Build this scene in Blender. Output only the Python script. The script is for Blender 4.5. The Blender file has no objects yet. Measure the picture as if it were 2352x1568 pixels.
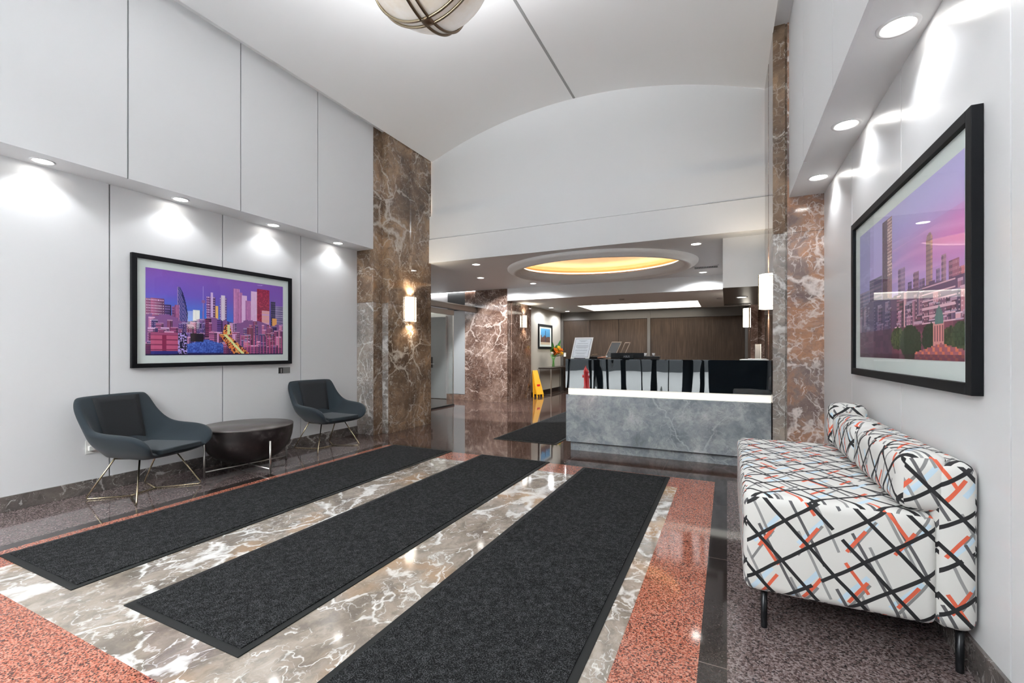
import bpy, bmesh, math, random
from mathutils import Vector, Matrix
random.seed(7)
PI = math.pi
sc = bpy.context.scene
COL = sc.collection

# ------------------------------------------------------------------ mesh builder
class MB:
    def __init__(s):
        s.v = []; s.f = []; s.m = []; s.mi = 0; s.sm = []; s.smooth = False
    def add(s, vs, fs):
        o = len(s.v); s.v += [tuple(p) for p in vs]
        for f in fs:
            s.f.append([o + i for i in f]); s.m.append(s.mi); s.sm.append(s.smooth)
        return s
    def box(s, x0, x1, y0, y1, z0, z1):
        s.add([(x0,y0,z0),(x1,y0,z0),(x1,y1,z0),(x0,y1,z0),(x0,y0,z1),(x1,y0,z1),(x1,y1,z1),(x0,y1,z1)],
              [(0,3,2,1),(4,5,6,7),(0,1,5,4),(1,2,6,5),(2,3,7,6),(3,0,4,7)])
        return s
    def prism(s, pts, z0, z1):          # footprint (counter clockwise) extruded in z
        n = len(pts)
        s.add([(x,y,z0) for x,y in pts] + [(x,y,z1) for x,y in pts],
              [tuple(range(n-1,-1,-1)), tuple(range(n,2*n))] + [(i,(i+1)%n,n+(i+1)%n,n+i) for i in range(n)])
        return s
    def tube(s, pts, r, n=10, closed=False, taper=None):
        P = [Vector(p) for p in pts]; N = len(P); rings = []
        up = None
        for i, p in enumerate(P):
            if closed: d = (P[(i+1)%N] - P[i-1])
            elif i == 0: d = P[1]-P[0]
            elif i == N-1: d = P[-1]-P[-2]
            else: d = (P[i+1]-p).normalized() + (p-P[i-1]).normalized()
            d.normalize()
            if up is None:
                up = Vector((0,0,1)) if abs(d.z) < .9 else Vector((1,0,0))
            a = d.cross(up)
            if a.length < 1e-5: a = d.orthogonal()
            a.normalize(); b = a.cross(d).normalized(); up = b
            rr = r if taper is None else taper[i]
            rings.append([p + a*rr*math.cos(2*PI*k/n) + b*rr*math.sin(2*PI*k/n) for k in range(n)])
        vs = [q for R in rings for q in R]; fs = []
        M = N if closed else N-1
        for i in range(M):
            j = (i+1) % N
            for k in range(n):
                fs.append((i*n+k, i*n+(k+1)%n, j*n+(k+1)%n, j*n+k))
        if not closed:
            fs.append(tuple(range(n-1,-1,-1))); fs.append(tuple((N-1)*n+k for k in range(n)))
        sm = s.smooth; s.smooth = True; s.add(vs, fs); s.smooth = sm
        return s
    def lathe(s, prof, c=(0,0,0), n=32, sx=1, sy=1, cap=True, rx=None):   # prof: (r,z)
        vs = []; fs = []; m = len(prof)
        for (r,z) in prof:
            for k in range(n):
                a = 2*PI*k/n
                vs.append((c[0]+r*sx*math.cos(a), c[1]+r*sy*math.sin(a), c[2]+z))
        for i in range(m-1):
            for k in range(n):
                fs.append((i*n+k, i*n+(k+1)%n, (i+1)*n+(k+1)%n, (i+1)*n+k))
        if cap:
            if prof[0][0] > 1e-4: fs.append(tuple(range(n-1,-1,-1)))
            if prof[-1][0] > 1e-4: fs.append(tuple((m-1)*n+k for k in range(n)))
        sm = s.smooth; s.smooth = True; s.add(vs, fs); s.smooth = sm
        return s
    def xf(s, M, start=0):
        for i in range(start, len(s.v)):
            s.v[i] = tuple(M @ Vector(s.v[i]))
        return s
    def build(s, name, mats, parent=None, bevel=0, seg=2, subsurf=0, flip=False):
        me = bpy.data.meshes.new(name)
        me.from_pydata(s.v, [], s.f)
        if not isinstance(mats, (list, tuple)): mats = [mats]
        for m in mats: me.materials.append(m)
        me.polygons.foreach_set('material_index', s.m)
        me.polygons.foreach_set('use_smooth', s.sm)
        bm = bmesh.new(); bm.from_mesh(me)
        bmesh.ops.recalc_face_normals(bm, faces=bm.faces)
        if flip: bmesh.ops.reverse_faces(bm, faces=bm.faces)
        bm.to_mesh(me); bm.free(); me.update()
        o = bpy.data.objects.new(name, me); COL.objects.link(o)
        if parent: o.parent = parent
        if bevel:
            b = o.modifiers.new('bevel', 'BEVEL'); b.width = bevel; b.segments = seg; b.limit_method = 'ANGLE'
            b.harden_normals = False
        if subsurf:
            b = o.modifiers.new('sub', 'SUBSURF'); b.levels = subsurf; b.render_levels = subsurf
        return o

def tag(o, label=None, cat=None, group=None, kind=None):
    if label: o['label'] = label
    if cat: o['category'] = cat
    if group: o['group'] = group
    if kind: o['kind'] = kind
    return o
def thing(name, label, cat, loc=(0,0,0), rz=0, group=None, rot=None):
    o = bpy.data.objects.new(name, None); COL.objects.link(o)
    o.empty_display_size = .1
    o.location = loc; o.rotation_euler = rot if rot else (0,0,rz)
    return tag(o, label, cat, group)
def struct(o, label=None):
    o['kind'] = 'structure'
    if label: o['label'] = label
    return o
def kids(o): return [c for c in list(bpy.data.objects) if c.parent == o]
def copy_tree(o, parent=None):
    ch = kids(o)
    c = o.copy(); COL.objects.link(c); c.parent = parent
    for k in ch: copy_tree(k, c)
    return c

# ------------------------------------------------------------------ materials
class NT:
    def __init__(s, name):
        s.mat = bpy.data.materials.new(name); s.mat.use_nodes = True
        s.t = s.mat.node_tree; s.n = s.t.nodes
        s.b = s.n['Principled BSDF']; s.out = s.n['Material Output']
    def new(s, typ, **kw):
        n = s.n.new(typ)
        for k, v in kw.items(): setattr(n, k, v)
        return n
    def link(s, a, b): s.t.links.new(a, b)
    def setin(s, sock, v):
        if hasattr(v, 'is_output') or isinstance(v, bpy.types.NodeSocket): s.link(v, sock)
        else: sock.default_value = v
    def math(s, op, a, b=0.0, c=None, clamp=False):
        n = s.new('ShaderNodeMath', operation=op, use_clamp=clamp)
        s.setin(n.inputs[0], a); s.setin(n.inputs[1], b)
        if c is not None: s.setin(n.inputs[2], c)
        return n.outputs[0]
    def mix(s, f, a, b):
        n = s.new('ShaderNodeMix', data_type='RGBA')
        s.setin(n.inputs[0], f)
        for sock, v in ((n.inputs[6], a), (n.inputs[7], b)):
            if isinstance(v, tuple): sock.default_value = (*v, 1) if len(v) == 3 else v
            else: s.link(v, sock)
        return n.outputs[2]
    def ramp(s, f, stops, interp='LINEAR'):
        n = s.new('ShaderNodeValToRGB'); cr = n.color_ramp; cr.interpolation = interp
        while len(cr.elements) < len(stops): cr.elements.new(.5)
        for e, (p, c) in zip(cr.elements, stops):
            e.position = p; e.color = (*c, 1) if len(c) == 3 else c
        s.setin(n.inputs[0], f); return n.outputs[0]
    def obj(s):
        return s.new('ShaderNodeTexCoord').outputs['Object']
    def noise(s, vec, scale, detail=4, rough=.55, dist=0.0):
        n = s.new('ShaderNodeTexNoise'); s.link(vec, n.inputs['Vector'])
        n.inputs['Scale'].default_value = scale; n.inputs['Detail'].default_value = detail
        n.inputs['Roughness'].default_value = rough; n.inputs['Distortion'].default_value = dist
        return n
    def map(s, vec, scale=(1,1,1), loc=(0,0,0), rot=(0,0,0)):
        n = s.new('ShaderNodeMapping'); s.link(vec, n.inputs[0])
        n.inputs['Scale'].default_value = scale; n.inputs['Location'].default_value = loc; n.inputs['Rotation'].default_value = rot
        return n.outputs[0]

def simple(name, color, rough=.5, metal=0, spec=.5, emit=None, es=0, coat=0):
    m = NT(name); b = m.b
    b.inputs['Base Color'].default_value = (*color, 1); b.inputs['Roughness'].default_value = rough
    b.inputs['Metallic'].default_value = metal; b.inputs['Specular IOR Level'].default_value = spec
    b.inputs['Coat Weight'].default_value = coat; b.inputs['Coat Roughness'].default_value = .03
    if emit:
        b.inputs['Emission Color'].default_value = (*emit, 1); b.inputs['Emission Strength'].default_value = es
    return m.mat

def marble(name, stops, vein, scale=1.0, rough=.08, vscale=1.0, vw=1.0, patch=None, seed=0.0, stretch=(1,1,1), blob=.5, vamt=.9, fg=.56):
    m = NT(name); o = m.map(m.obj(), scale=stretch, loc=(seed, seed*.7, seed*1.3))
    warp = m.noise(o, 1.6*scale, 5, .6)
    off = m.new('ShaderNodeVectorMath', operation='MULTIPLY_ADD')
    m.link(warp.outputs['Color'], off.inputs[0]); off.inputs[1].default_value = (.55/scale,)*3; m.link(o, off.inputs[2])
    w = off.outputs[0]
    base = m.noise(w, 2.3*scale, 8, .62)
    col = m.ramp(base.outputs['Fac'], stops)
    mt = m.noise(w, 11*scale, 5, .7)
    col = m.mix(m.ramp(mt.outputs['Fac'], [(.35,(.55,.55,.55)),(.55,(0,0,0))]), col, stops[0][1])
    if patch:
        pn = m.noise(w, 1.1*scale, 3, .5)
        col = m.mix(m.ramp(pn.outputs['Fac'], [(.52,(0,0,0)),(.64,(1,1,1))]), col, patch)
    # broken crackle veins along warped cell edges
    for vs, width, amt, g0 in ((1.5*vscale, .030*vw, vamt, .50), (3.6*vscale, .045*vw, vamt*.75, .55), (9*vscale, .055*vw, vamt*.5, fg)):
        v = m.new('ShaderNodeTexVoronoi', feature='DISTANCE_TO_EDGE'); m.link(w, v.inputs['Vector']); v.inputs['Scale'].default_value = vs
        gate = m.noise(w, vs*.55, 4, .7)
        wd = m.math('MULTIPLY', m.ramp(gate.outputs['Fac'], [(g0-.03,(0,0,0)),(g0+.16,(1,1,1))]), width*2.2)
        mk = m.math('SUBTRACT', 1.0, m.math('DIVIDE', v.outputs['Distance'], m.math('ADD', wd, .0003)), clamp=True)
        mk = m.math('MULTIPLY', m.math('POWER', mk, .8), amt, clamp=True)
        col = m.mix(mk, col, vein)
    # wandering hairline veins
    for vs, width, amt in ((1.3*vscale, .010*vw, vamt*.8), (4.0*vscale, .012*vw, vamt*.5)):
        nz = m.noise(w, vs, 3, .55); gate = m.noise(o, vs*1.7, 3, .6)
        d = m.math('ABSOLUTE', m.math('SUBTRACT', nz.outputs['Fac'], .5))
        wd = m.math('MULTIPLY', m.ramp(gate.outputs['Fac'], [(.44,(0,0,0)),(.62,(1,1,1))]), width)
        mk = m.math('MULTIPLY', m.math('SUBTRACT', 1.0, m.math('DIVIDE', d, m.math('ADD', wd, .0003)), clamp=True), amt)
        col = m.mix(mk, col, vein)
    if blob > 0:
        bn = m.noise(w, 3.4*scale, 6, .7)
        col = m.mix(m.math('MULTIPLY', m.ramp(bn.outputs['Fac'], [(.64,(0,0,0)),(.72,(1,1,1))]), blob), col, vein)
    m.link(col, m.b.inputs['Base Color']); m.b.inputs['Roughness'].default_value = rough
    m.b.inputs['Specular IOR Level'].default_value = .5
    return m.mat

def granite(name, stops, scale=160, rough=.07, joint=None, spec=.5):
    m = NT(name); o = m.obj()
    v = m.new('ShaderNodeTexVoronoi'); m.link(o, v.inputs['Vector']); v.inputs['Scale'].default_value = scale
    sep = m.new('ShaderNodeSeparateColor'); m.link(v.outputs['Color'], sep.inputs[0])
    n = m.noise(o, scale*.35, 4, .6)
    f = m.math('ADD', m.math('MULTIPLY', sep.outputs[0], .6), m.math('MULTIPLY', n.outputs['Fac'], .4))
    col = m.ramp(f, stops)
    if joint:
        s3 = m.new('ShaderNodeSeparateXYZ'); m.link(o, s3.inputs[0])
        for ax, per, ph in joint:
            fr = m.math('FRACT', m.math('ADD', m.math('DIVIDE', s3.outputs[ax], per), ph))
            col = m.mix(m.math('LESS_THAN', fr, .004/per), col, (.16,.13,.12))
    m.link(col, m.b.inputs['Base Color']); m.b.inputs['Roughness'].default_value = rough
    m.b.inputs['Specular IOR Level'].default_value = spec
    return m.mat

M = {}
M['paint'] = simple('white_wall_paint', (.78,.785,.79), .55)
M['panel'] = simple('satin_wall_panel', (.76,.765,.775), .42)
M['panel_gloss'] = simple('glossy_wall_panel', (.75,.755,.765), .27)
M['gap'] = simple('panel_gap', (.22,.22,.23), .8)
M['gap_light'] = simple('light_panel_gap', (.82,.82,.82), .6)
M['ceil'] = simple('ceiling_paint', (.80,.80,.805), .7)
M['ceil_inner'] = simple('inner_ceiling_paint', (.78,.79,.80), .45)
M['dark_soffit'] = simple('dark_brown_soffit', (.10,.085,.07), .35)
M['black'] = simple('black_frame', (.006,.006,.007), .35)
M['frame_black'] = simple('matt_black_wood', (.004,.0045,.006), .55, spec=.18)
M['mat_board'] = simple('white_mat_board', (.86,.91,.90), .5)
M['steel'] = simple('brushed_steel', (.62,.61,.58), .28, 1)
M['brass'] = simple('antique_brass', (.42,.35,.24), .25, 1)
M['bronze'] = simple('dark_bronze', (.20,.14,.09), .3, 1)
M['gold'] = simple('gold_leaf', (.82,.47,.20), .30, .85)
M['champagne'] = simple('champagne_trim', (.90,.88,.80), .35, 0, emit=(1,.97,.88), es=.42)  # weak emission makes the desk ledge band glow
M['black_glass'] = simple('black_glass', (.004,.006,.008), .012, 0, .9, coat=1)
M['lens'] = simple('lamp_lens', (1,1,1), .5, emit=(1,.97,.92), es=14)
M['hall_fill_lens'] = simple('hall_fill_diffuser', (1,1,1), .5, emit=(1,.98,.95), es=3.5)
M['sconce_glass'] = simple('sconce_glass', (1,.97,.9), .4, emit=(1,.93,.80), es=5.5)
M['trim_white'] = simple('white_trim', (.8,.8,.8), .4)
M['white_plastic'] = simple('white_plastic', (.8,.79,.76), .4)
M['grey_plastic'] = simple('grey_plastic', (.35,.34,.33), .5)
M['beige'] = simple('beige_wall', (.47,.44,.39), .6)
M['metal_dark'] = simple('dark_metal_trim', (.12,.11,.10), .4, .6)
M['metal_grey'] = simple('grey_metal_header', (.26,.22,.19), .4, .5)
M['door_grey'] = simple('grey_door', (.30,.29,.29), .5)
M['stone_grey'] = simple('grey_slab', (.30,.31,.31), .3)
M['yellow'] = simple('yellow_plastic', (.85,.42,.02), .4)
M['red'] = simple('red_paint', (.75,.02,.02), .35)
M['dark_wood'] = simple('espresso_wood', (.018,.012,.010), .3)
M['leaf'] = simple('green_leaf', (.07,.22,.03), .5)
M['leaf_dark'] = simple('dark_leaf', (.02,.09,.015), .5)
M['stem'] = simple('green_stem', (.10,.32,.06), .5)
M['petal_orange'] = simple('orange_petal', (.85,.25,.03), .5)
M['petal_yellow'] = simple('yellow_petal', (.85,.60,.06), .5)
M['petal_white'] = simple('white_petal', (.85,.80,.72), .5)
M['copper'] = simple('copper_tube', (.65,.33,.22), .3, .6)
M['oak'] = simple('light_oak', (.42,.30,.21), .45)
M['bezel'] = simple('monitor_plastic', (.004,.005,.006), .5, spec=.2)
M['logo'] = simple('logo_grey', (.30,.31,.33), .4)
M['paper'] = simple('paper', (.75,.78,.82), .6)
M['ink'] = simple('ink_grey', (.30,.32,.36), .7)
M['asphalt'] = simple('concrete_pavement', (.42,.44,.45), .8)
M['ext_wall'] = simple('dark_brick_building', (.05,.055,.06), .8)
M['ext_glass'] = simple('dark_window', (.02,.03,.035), .2)
M['pier'] = simple('dark_mullion', (.02,.021,.022), .4)
M['plaque'] = simple('plaque_grey', (.17,.17,.17), .4)
M['leg_black'] = simple('black_metal_leg', (.015,.016,.018), .25, .6)
M['cn'] = simple('cornice_cream', (.90,.89,.87), .55)
M['grille'] = simple('grille_dark', (.03,.03,.03), .6)
M['bronze_dark2'] = simple('pole_bronze', (.42,.33,.22), .25, 1)

# coffee table mottled brown metal
m = NT('mottled_dark_bronze'); n = m.noise(m.obj(), 9, 5, .6)
m.link(m.ramp(n.outputs['Fac'], [(.38,(.006,.004,.004)),(.58,(.017,.012,.012)),(.72,(.06,.05,.05))]), m.b.inputs['Base Color'])
m.b.inputs['Roughness'].default_value = .38; M['table_side'] = m.mat
m = NT('table_top_brown'); n = m.noise(m.obj(), 6, 4, .6)
m.link(m.ramp(n.outputs['Fac'], [(.3,(.055,.046,.042)),(.7,(.10,.088,.082))]), m.b.inputs['Base Color'])
m.b.inputs['Roughness'].default_value = .3; M['table_top'] = m.mat

# upholstery of the lounge chairs
m = NT('slate_blue_fabric'); n = m.noise(m.obj(), 420, 2, .6)
m.link(m.ramp(n.outputs['Fac'], [(.3,(.005,.011,.016)),(.7,(.011,.021,.029))]), m.b.inputs['Base Color'])
m.b.inputs['Roughness'].default_value = .9; m.b.inputs['Sheen Weight'].default_value = .12
M['chair'] = m.mat
m = NT('charcoal_fabric'); n = m.noise(m.obj(), 420, 2, .6)
m.link(m.ramp(n.outputs['Fac'], [(.3,(.006,.007,.009)),(.7,(.013,.015,.018))]), m.b.inputs['Base Color'])
m.b.inputs['Roughness'].default_value = .9; M['chair_in'] = m.mat

# entrance mats
m = NT('charcoal_loop_mat'); o = m.obj(); n = m.noise(o, 190, 3, .7); n2 = m.noise(o, 45, 3, .6)
f = m.math('ADD', m.math('MULTIPLY', n.outputs['Fac'], .75), m.math('MULTIPLY', n2.outputs['Fac'], .25))
m.link(m.ramp(f, [(.38,(.002,.002,.002)),(.50,(.013,.0132,.014)),(.62,(.070,.072,.075))]), m.b.inputs['Base Color'])
m.b.inputs['Roughness'].default_value = 1; m.b.inputs['Specular IOR Level'].default_value = .08
bp = m.new('ShaderNodeBump'); bp.inputs['Strength'].default_value = .6; bp.inputs['Distance'].default_value = .004
m.link(n.outputs['Fac'], bp.inputs['Height']); m.link(bp.outputs[0], m.b.inputs['Normal'])
M['mat'] = m.mat
M['mat_edge'] = simple('rubber_edge', (.013,.014,.014), .7, spec=.25)

# wood wall
m = NT('walnut_panel'); o = m.obj()
n = m.noise(m.map(o, scale=(22,22,1.2)), 1.6, 5, .6)
n2 = m.noise(m.map(o, scale=(2,2,.6)), 1.2, 3, .6)
f = m.math('ADD', m.math('MULTIPLY', n.outputs['Fac'], .7), m.math('MULTIPLY', n2.outputs['Fac'], .3))
m.link(m.ramp(f, [(.32,(.016,.009,.005)),(.5,(.034,.020,.012)),(.7,(.066,.041,.025))]), m.b.inputs['Base Color'])
m.b.inputs['Roughness'].default_value = .6; m.b.inputs['Specular IOR Level'].default_value = .25; M['wood'] = m.mat
M['cab_frame'] = simple('taupe_frame', (.065,.057,.05), .45)

M['col_marble'] = marble('brown_marble', [(.30,(.062,.038,.024)),(.44,(.155,.100,.064)),(.56,(.27,.18,.115)),(.70,(.42,.27,.16))], (.62,.55,.48), 1.0, .06, 1.2, .8, seed=3.1, blob=.3, vamt=.8, fg=.49)
M['col_marble_r'] = marble('rust_marble', [(.30,(.13,.09,.085)),(.44,(.26,.19,.165)),(.55,(.42,.22,.13)),(.70,(.46,.35,.31))], (.80,.72,.68), 1.1, .10, 1.0, 1.4, seed=11.4, blob=.8, fg=.5)
M['col_marble_g'] = marble('grey_brown_marble', [(.30,(.14,.125,.12)),(.44,(.25,.22,.20)),(.56,(.36,.31,.27)),(.72,(.44,.36,.29))], (.70,.68,.66), 1.1, .08, 1.3, 1.2, seed=5.2, blob=.5, fg=.49)
M['col_marble_d'] = marble('dark_red_marble', [(.30,(.05,.026,.018)),(.44,(.115,.066,.048)),(.56,(.185,.118,.09)),(.72,(.26,.175,.135))], (.50,.40,.35), 1.2, .06, 1.2, .8, seed=8.2, blob=.3, vamt=.8, fg=.49)
M['base_marble'] = marble('dark_base_marble', [(.30,(.055,.05,.048)),(.5,(.12,.105,.098)),(.7,(.20,.17,.15))], (.55,.52,.50), 1.6, .10, 1.6, 1.0, seed=2.2, blob=.3)
M['floor_marble'] = marble('taupe_floor_marble', [(.30,(.12,.105,.09)),(.43,(.235,.195,.16)),(.55,(.335,.285,.24)),(.70,(.41,.365,.325))], (.78,.77,.75), 1.5, .07, 1.3, 1.5, patch=(.40,.26,.155), seed=1.7, stretch=(1,.75,1), blob=.3)
M['grey_marble'] = marble('blue_grey_marble', [(.30,(.17,.19,.205)),(.44,(.28,.31,.33)),(.56,(.40,.425,.43)),(.70,(.55,.56,.56))], (.55,.57,.60), 1.8, .12, 1.0, .5, seed=6.1, blob=.35, vamt=.55)
M['granite_orange'] = granite('coral_granite', [(.26,(.045,.02,.016)),(.40,(.22,.065,.042)),(.55,(.42,.125,.075)),(.75,(.46,.22,.16))], 190)
M['granite_brown'] = granite('brown_granite', [(.22,(.03,.022,.022)),(.40,(.095,.068,.064)),(.58,(.15,.115,.11)),(.78,(.24,.20,.20))], 150, .07, joint=[(1,.98,.08)])
M['granite_dark'] = granite('black_granite', [(.3,(.020,.016,.015)),(.6,(.034,.027,.025)),(.8,(.05,.04,.037))], 300, .06, joint=[(1,.98,.08)])
M['granite_far'] = granite(spec=.38, name='reddish_granite', stops=[(.22,(.022,.012,.009)),(.42,(.060,.034,.027)),(.6,(.088,.054,.044)),(.8,(.13,.09,.078))], scale=110, rough=.045, joint=[(0,.98,.6),(1,.98,.74)])

# window glass
m = NT('window_glass'); m.n.remove(m.b)
tr = m.new('ShaderNodeBsdfTransparent'); gl = m.new('ShaderNodeBsdfGlossy'); gl.inputs['Roughness'].default_value = .0
lw_ = m.new('ShaderNodeLayerWeight'); lw_.inputs[0].default_value = .5; frn = m.math('ADD', .015, m.math('MULTIPLY', .32, m.math('POWER', lw_.outputs['Facing'], 5.0))); mx = m.new('ShaderNodeMixShader')
tr.inputs[0].default_value = (.99,1,.995,1)
m.link(frn, mx.inputs[0]); m.link(tr.outputs[0], mx.inputs[1]); m.link(gl.outputs[0], mx.inputs[2]); m.link(mx.outputs[0], m.out.inputs[0])
M['glass'] = m.mat
m = NT('frosted_door_glass'); m.n.remove(m.b)
tr = m.new('ShaderNodeBsdfTransparent'); gl = m.new('ShaderNodeBsdfGlossy'); gl.inputs['Roughness'].default_value = .0
lw_ = m.new('ShaderNodeLayerWeight'); lw_.inputs[0].default_value = .5; frn = m.math('ADD', .06, m.math('MULTIPLY', .9, m.math('POWER', lw_.outputs['Facing'], 5.0))); mx = m.new('ShaderNodeMixShader')
tr.inputs[0].default_value = (.86,.89,.88,1)
m.link(frn, mx.inputs[0]); m.link(tr.outputs[0], mx.inputs[1]); m.link(gl.outputs[0], mx.inputs[2]); m.link(mx.outputs[0], m.out.inputs[0])
M['tint_glass'] = m.mat

# pendant glass bowl: alabaster lit from inside
m = NT('alabaster_glass'); n = m.noise(m.obj(), 3.0, 4, .6)
c = m.ramp(n.outputs['Fac'], [(.3,(.80,.66,.50)),(.55,(.92,.86,.78)),(.7,(.97,.94,.90))])
m.link(c, m.b.inputs['Base Color']); m.link(c, m.b.inputs['Emission Color']); m.b.inputs['Emission Strength'].default_value = .12
m.b.inputs['Roughness'].default_value = .25; M['alabaster'] = m.mat

# vertex coloured print
m = NT('printed_photo'); a = m.new('ShaderNodeVertexColor'); a.layer_name = 'Col'
m.link(a.outputs[0], m.b.inputs['Base Color']); m.b.inputs['Roughness'].default_value = .35; m.b.inputs['Specular IOR Level'].default_value = .3
M['print'] = m.mat

# sofa fabric: off-white with crossing brush strokes
m = NT('criss_cross_fabric'); o = m.obj()
s3 = m.new('ShaderNodeSeparateXYZ'); m.link(o, s3.inputs[0]); X, Y, Z = s3.outputs
nn = m.new('ShaderNodeSeparateXYZ'); tc = m.new('ShaderNodeTexCoord'); m.link(tc.outputs['Normal'], nn.inputs[0])
ax, ay, az = [m.math('ABSOLUTE', q) for q in nn.outputs]
isz = m.math('MULTIPLY', m.math('GREATER_THAN', az, ax), m.math('GREATER_THAN', az, ay))
isx = m.math('MULTIPLY', m.math('GREATER_THAN', ax, ay), m.math('SUBTRACT', 1.0, isz))
# u runs across, v up: near face (x,z); top (x,y); long faces (y,z)
U = m.math('ADD', m.math('MULTIPLY', X, m.math('SUBTRACT', 1.0, isx)), m.math('MULTIPLY', Y, isx))
V = m.math('ADD', m.math('MULTIPLY', Z, m.math('SUBTRACT', 1.0, isz)), m.math('MULTIPLY', Y, isz))
wob = m.noise(o, 3, 2, .5); wob2 = m.math('MULTIPLY', m.math('SUBTRACT', wob.outputs['Fac'], .5), .03)
def stroke(ang, per, wid, ph, dash=None, soft=0):
    a = math.radians(ang); nx, ny = -math.sin(a), math.cos(a)
    d = m.math('ADD', m.math('ADD', m.math('MULTIPLY', U, nx), m.math('MULTIPLY', V, ny)), wob2)
    q = m.math('ADD', m.math('DIVIDE', d, per), ph)
    f = m.math('ABSOLUTE', m.math('SUBTRACT', m.math('FRACT', q), .5))
    k = m.math('LESS_THAN', f, wid/(2*per))
    if dash:
        L, fill, dph = dash
        t = m.math('ADD', m.math('MULTIPLY', U, math.cos(a)), m.math('MULTIPLY', V, math.sin(a)))
        row = m.math('MULTIPLY', m.math('FLOOR', q), .37)
        g = m.math('FRACT', m.math('ADD', m.math('ADD', m.math('DIVIDE', t, L), dph), row))
        k = m.math('MULTIPLY', k, m.math('LESS_THAN', g, fill))
    return k
col = m.mix(0.0, (.64,.635,.61), (.64,.635,.61))
col = m.mix(stroke(52, .118, .018, .15, (.30,.5,.2)), col, (.50,.64,.74))
col = m.mix(stroke(-66, .105, .010, .35, (.45,.62,.1)), col, (.26,.26,.26))
col = m.mix(stroke(58, .120, .010, .6, (.35,.45,.3)), col, (.20,.20,.20))
col = m.mix(stroke(-64, .150, .011, .1, (.50,.82,.5)), col, (.09,.09,.095))
col = m.mix(stroke(57, .118, .013, .45, (.26,.42,.0)), col, (.62,.11,.055))
col = m.mix(stroke(-58, .230, .012, .75, (.33,.40,.6)), col, (.62,.11,.055))
col = m.mix(stroke(37, .127, .014, .30, (1.3,.97,.2)), col, (.012,.012,.014))
col = m.mix(stroke(-48, .120, .014, .20, (1.5,.97,.5)), col, (.012,.012,.014))
m.link(col, m.b.inputs['Base Color']); m.b.inputs['Roughness'].default_value = .85
M['fabric'] = m.mat

# ------------------------------------------------------------------ layout numbers (metres)
XL, XR = -4.86, .83          # lower side walls
XUL, XUR = -4.558, .545      # upper side walls
YC = 4.94                    # end of the left panelled wall
YB = -1.9                    # street front behind the camera
ZS = 2.655; ZSR = 2.695      # soffits
ZT = 4.40                    # top of upper walls
YE = 6.12                    # beam over the opening
ZC2 = 2.65                   # ceiling beyond the beam
# ------------------------------------------------------------------ floor
xs = [-8.2, XL, -4.03, -3.93, -3.635, -.395, -.10, 0.0, XR]
ys = [YB, .48, .62, .92, 4.20, 4.53, 4.63, 5.02, 13.3]
fl = MB(); FM = ['granite_brown','granite_dark','granite_orange','floor_marble','granite_far','stone_grey']
def zone(x, y):
    if y > 4.63: return 4
    if x < -4.03 or x > 0: return 0
    if y < .48: return 0
    if x < -3.93 or x > -.10 or y > 4.53 or y < .62: return 1
    if x < -3.635 or x > -.395 or y > 4.20 or y < .92: return 2
    return 3
for i in range(len(xs)-1):
    for j in range(len(ys)-1):
        if xs[i] < XL-.01 and ys[j] < 5: continue
        fl.mi = zone((xs[i]+xs[i+1])/2, (ys[j]+ys[j+1])/2)
        fl.add([(xs[i],ys[j],0),(xs[i+1],ys[j],0),(xs[i+1],ys[j+1],0),(xs[i],ys[j+1],0)], [(0,1,2,3)])
fo = fl.build('floor', [M[k] for k in FM]); struct(fo, 'polished stone floor with taupe marble field, coral granite border and dark bands')

# ------------------------------------------------------------------ panelled side walls
def panel_wall(name, xface, sgn, ysplit, z0, z1, mat, gapmat, y0, y1, t=.02, g=.011):
    """panels lie on xface, backing behind; sgn = +1 when the room is on the +x side"""
    w = MB(); w.mi = 1
    a, b = sorted((xface - sgn*t, xface - sgn*(t+.08)))
    w.box(a, b, y0, y1, z0+.004, z1)
    w.mi = 0; cuts = [y0] + [y for y in ysplit if y0 < y < y1] + [y1]
    for p, q in zip(cuts, cuts[1:]):
        u0 = p + (g/2 if p != y0 else 0); u1 = q - (g/2 if q != y1 else 0)
        a, b = sorted((xface, xface - sgn*t)); w.box(a, b, u0, u1, z0, z1)
    return w.build(name, [M[mat], M[gapmat]])
struct(panel_wall('wall_left', XL, 1, [-1,.06,1.05,2.03,3.005,3.98], 0, ZS, 'panel', 'gap', YB, YC))
struct(panel_wall('wall_left_upper', XUL, 1, [-.9,.08,1.05,2.03,3.005,3.98], ZS, ZT+.02, 'panel', 'gap', YB, YC+.18))
struct(panel_wall('wall_right', XR, -1, [-.9,.08,1.03,2.013,3.032,4.069], 0, ZSR, 'panel_gloss', 'gap_light', YB, 5.12, g=.009))
struct(panel_wall('wall_right_upper', XUR, -1, [-.9,.08,1.10,2.10,3.11,4.22], ZSR, ZT+.02, 'panel', 'gap_light', YB, 5.30, g=.009))
# soffits above the lower walls
s = MB().box(XL-.1, XUL-.0202, YB, YC+.002, ZS, ZS+.1); struct(s.build('soffit_left', M['paint']))
s = MB().box(XUR+.0202, XR+.1, YB, 5.122, ZSR, ZSR+.1); struct(s.build('soffit_right', M['paint']))
# baseboards
b = MB()
y = YB
k = 0
bl = MB()
bl.box(XL, XL+.014, YB, YC-.002, 0, .115)
struct(bl.build('baseboard_left', M['base_marble'], bevel=.002))
br = MB().box(XR-.014, XR, YB, 5.118, 0, .13); struct(br.build('baseboard_right', M['base_marble'], bevel=.002))

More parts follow.
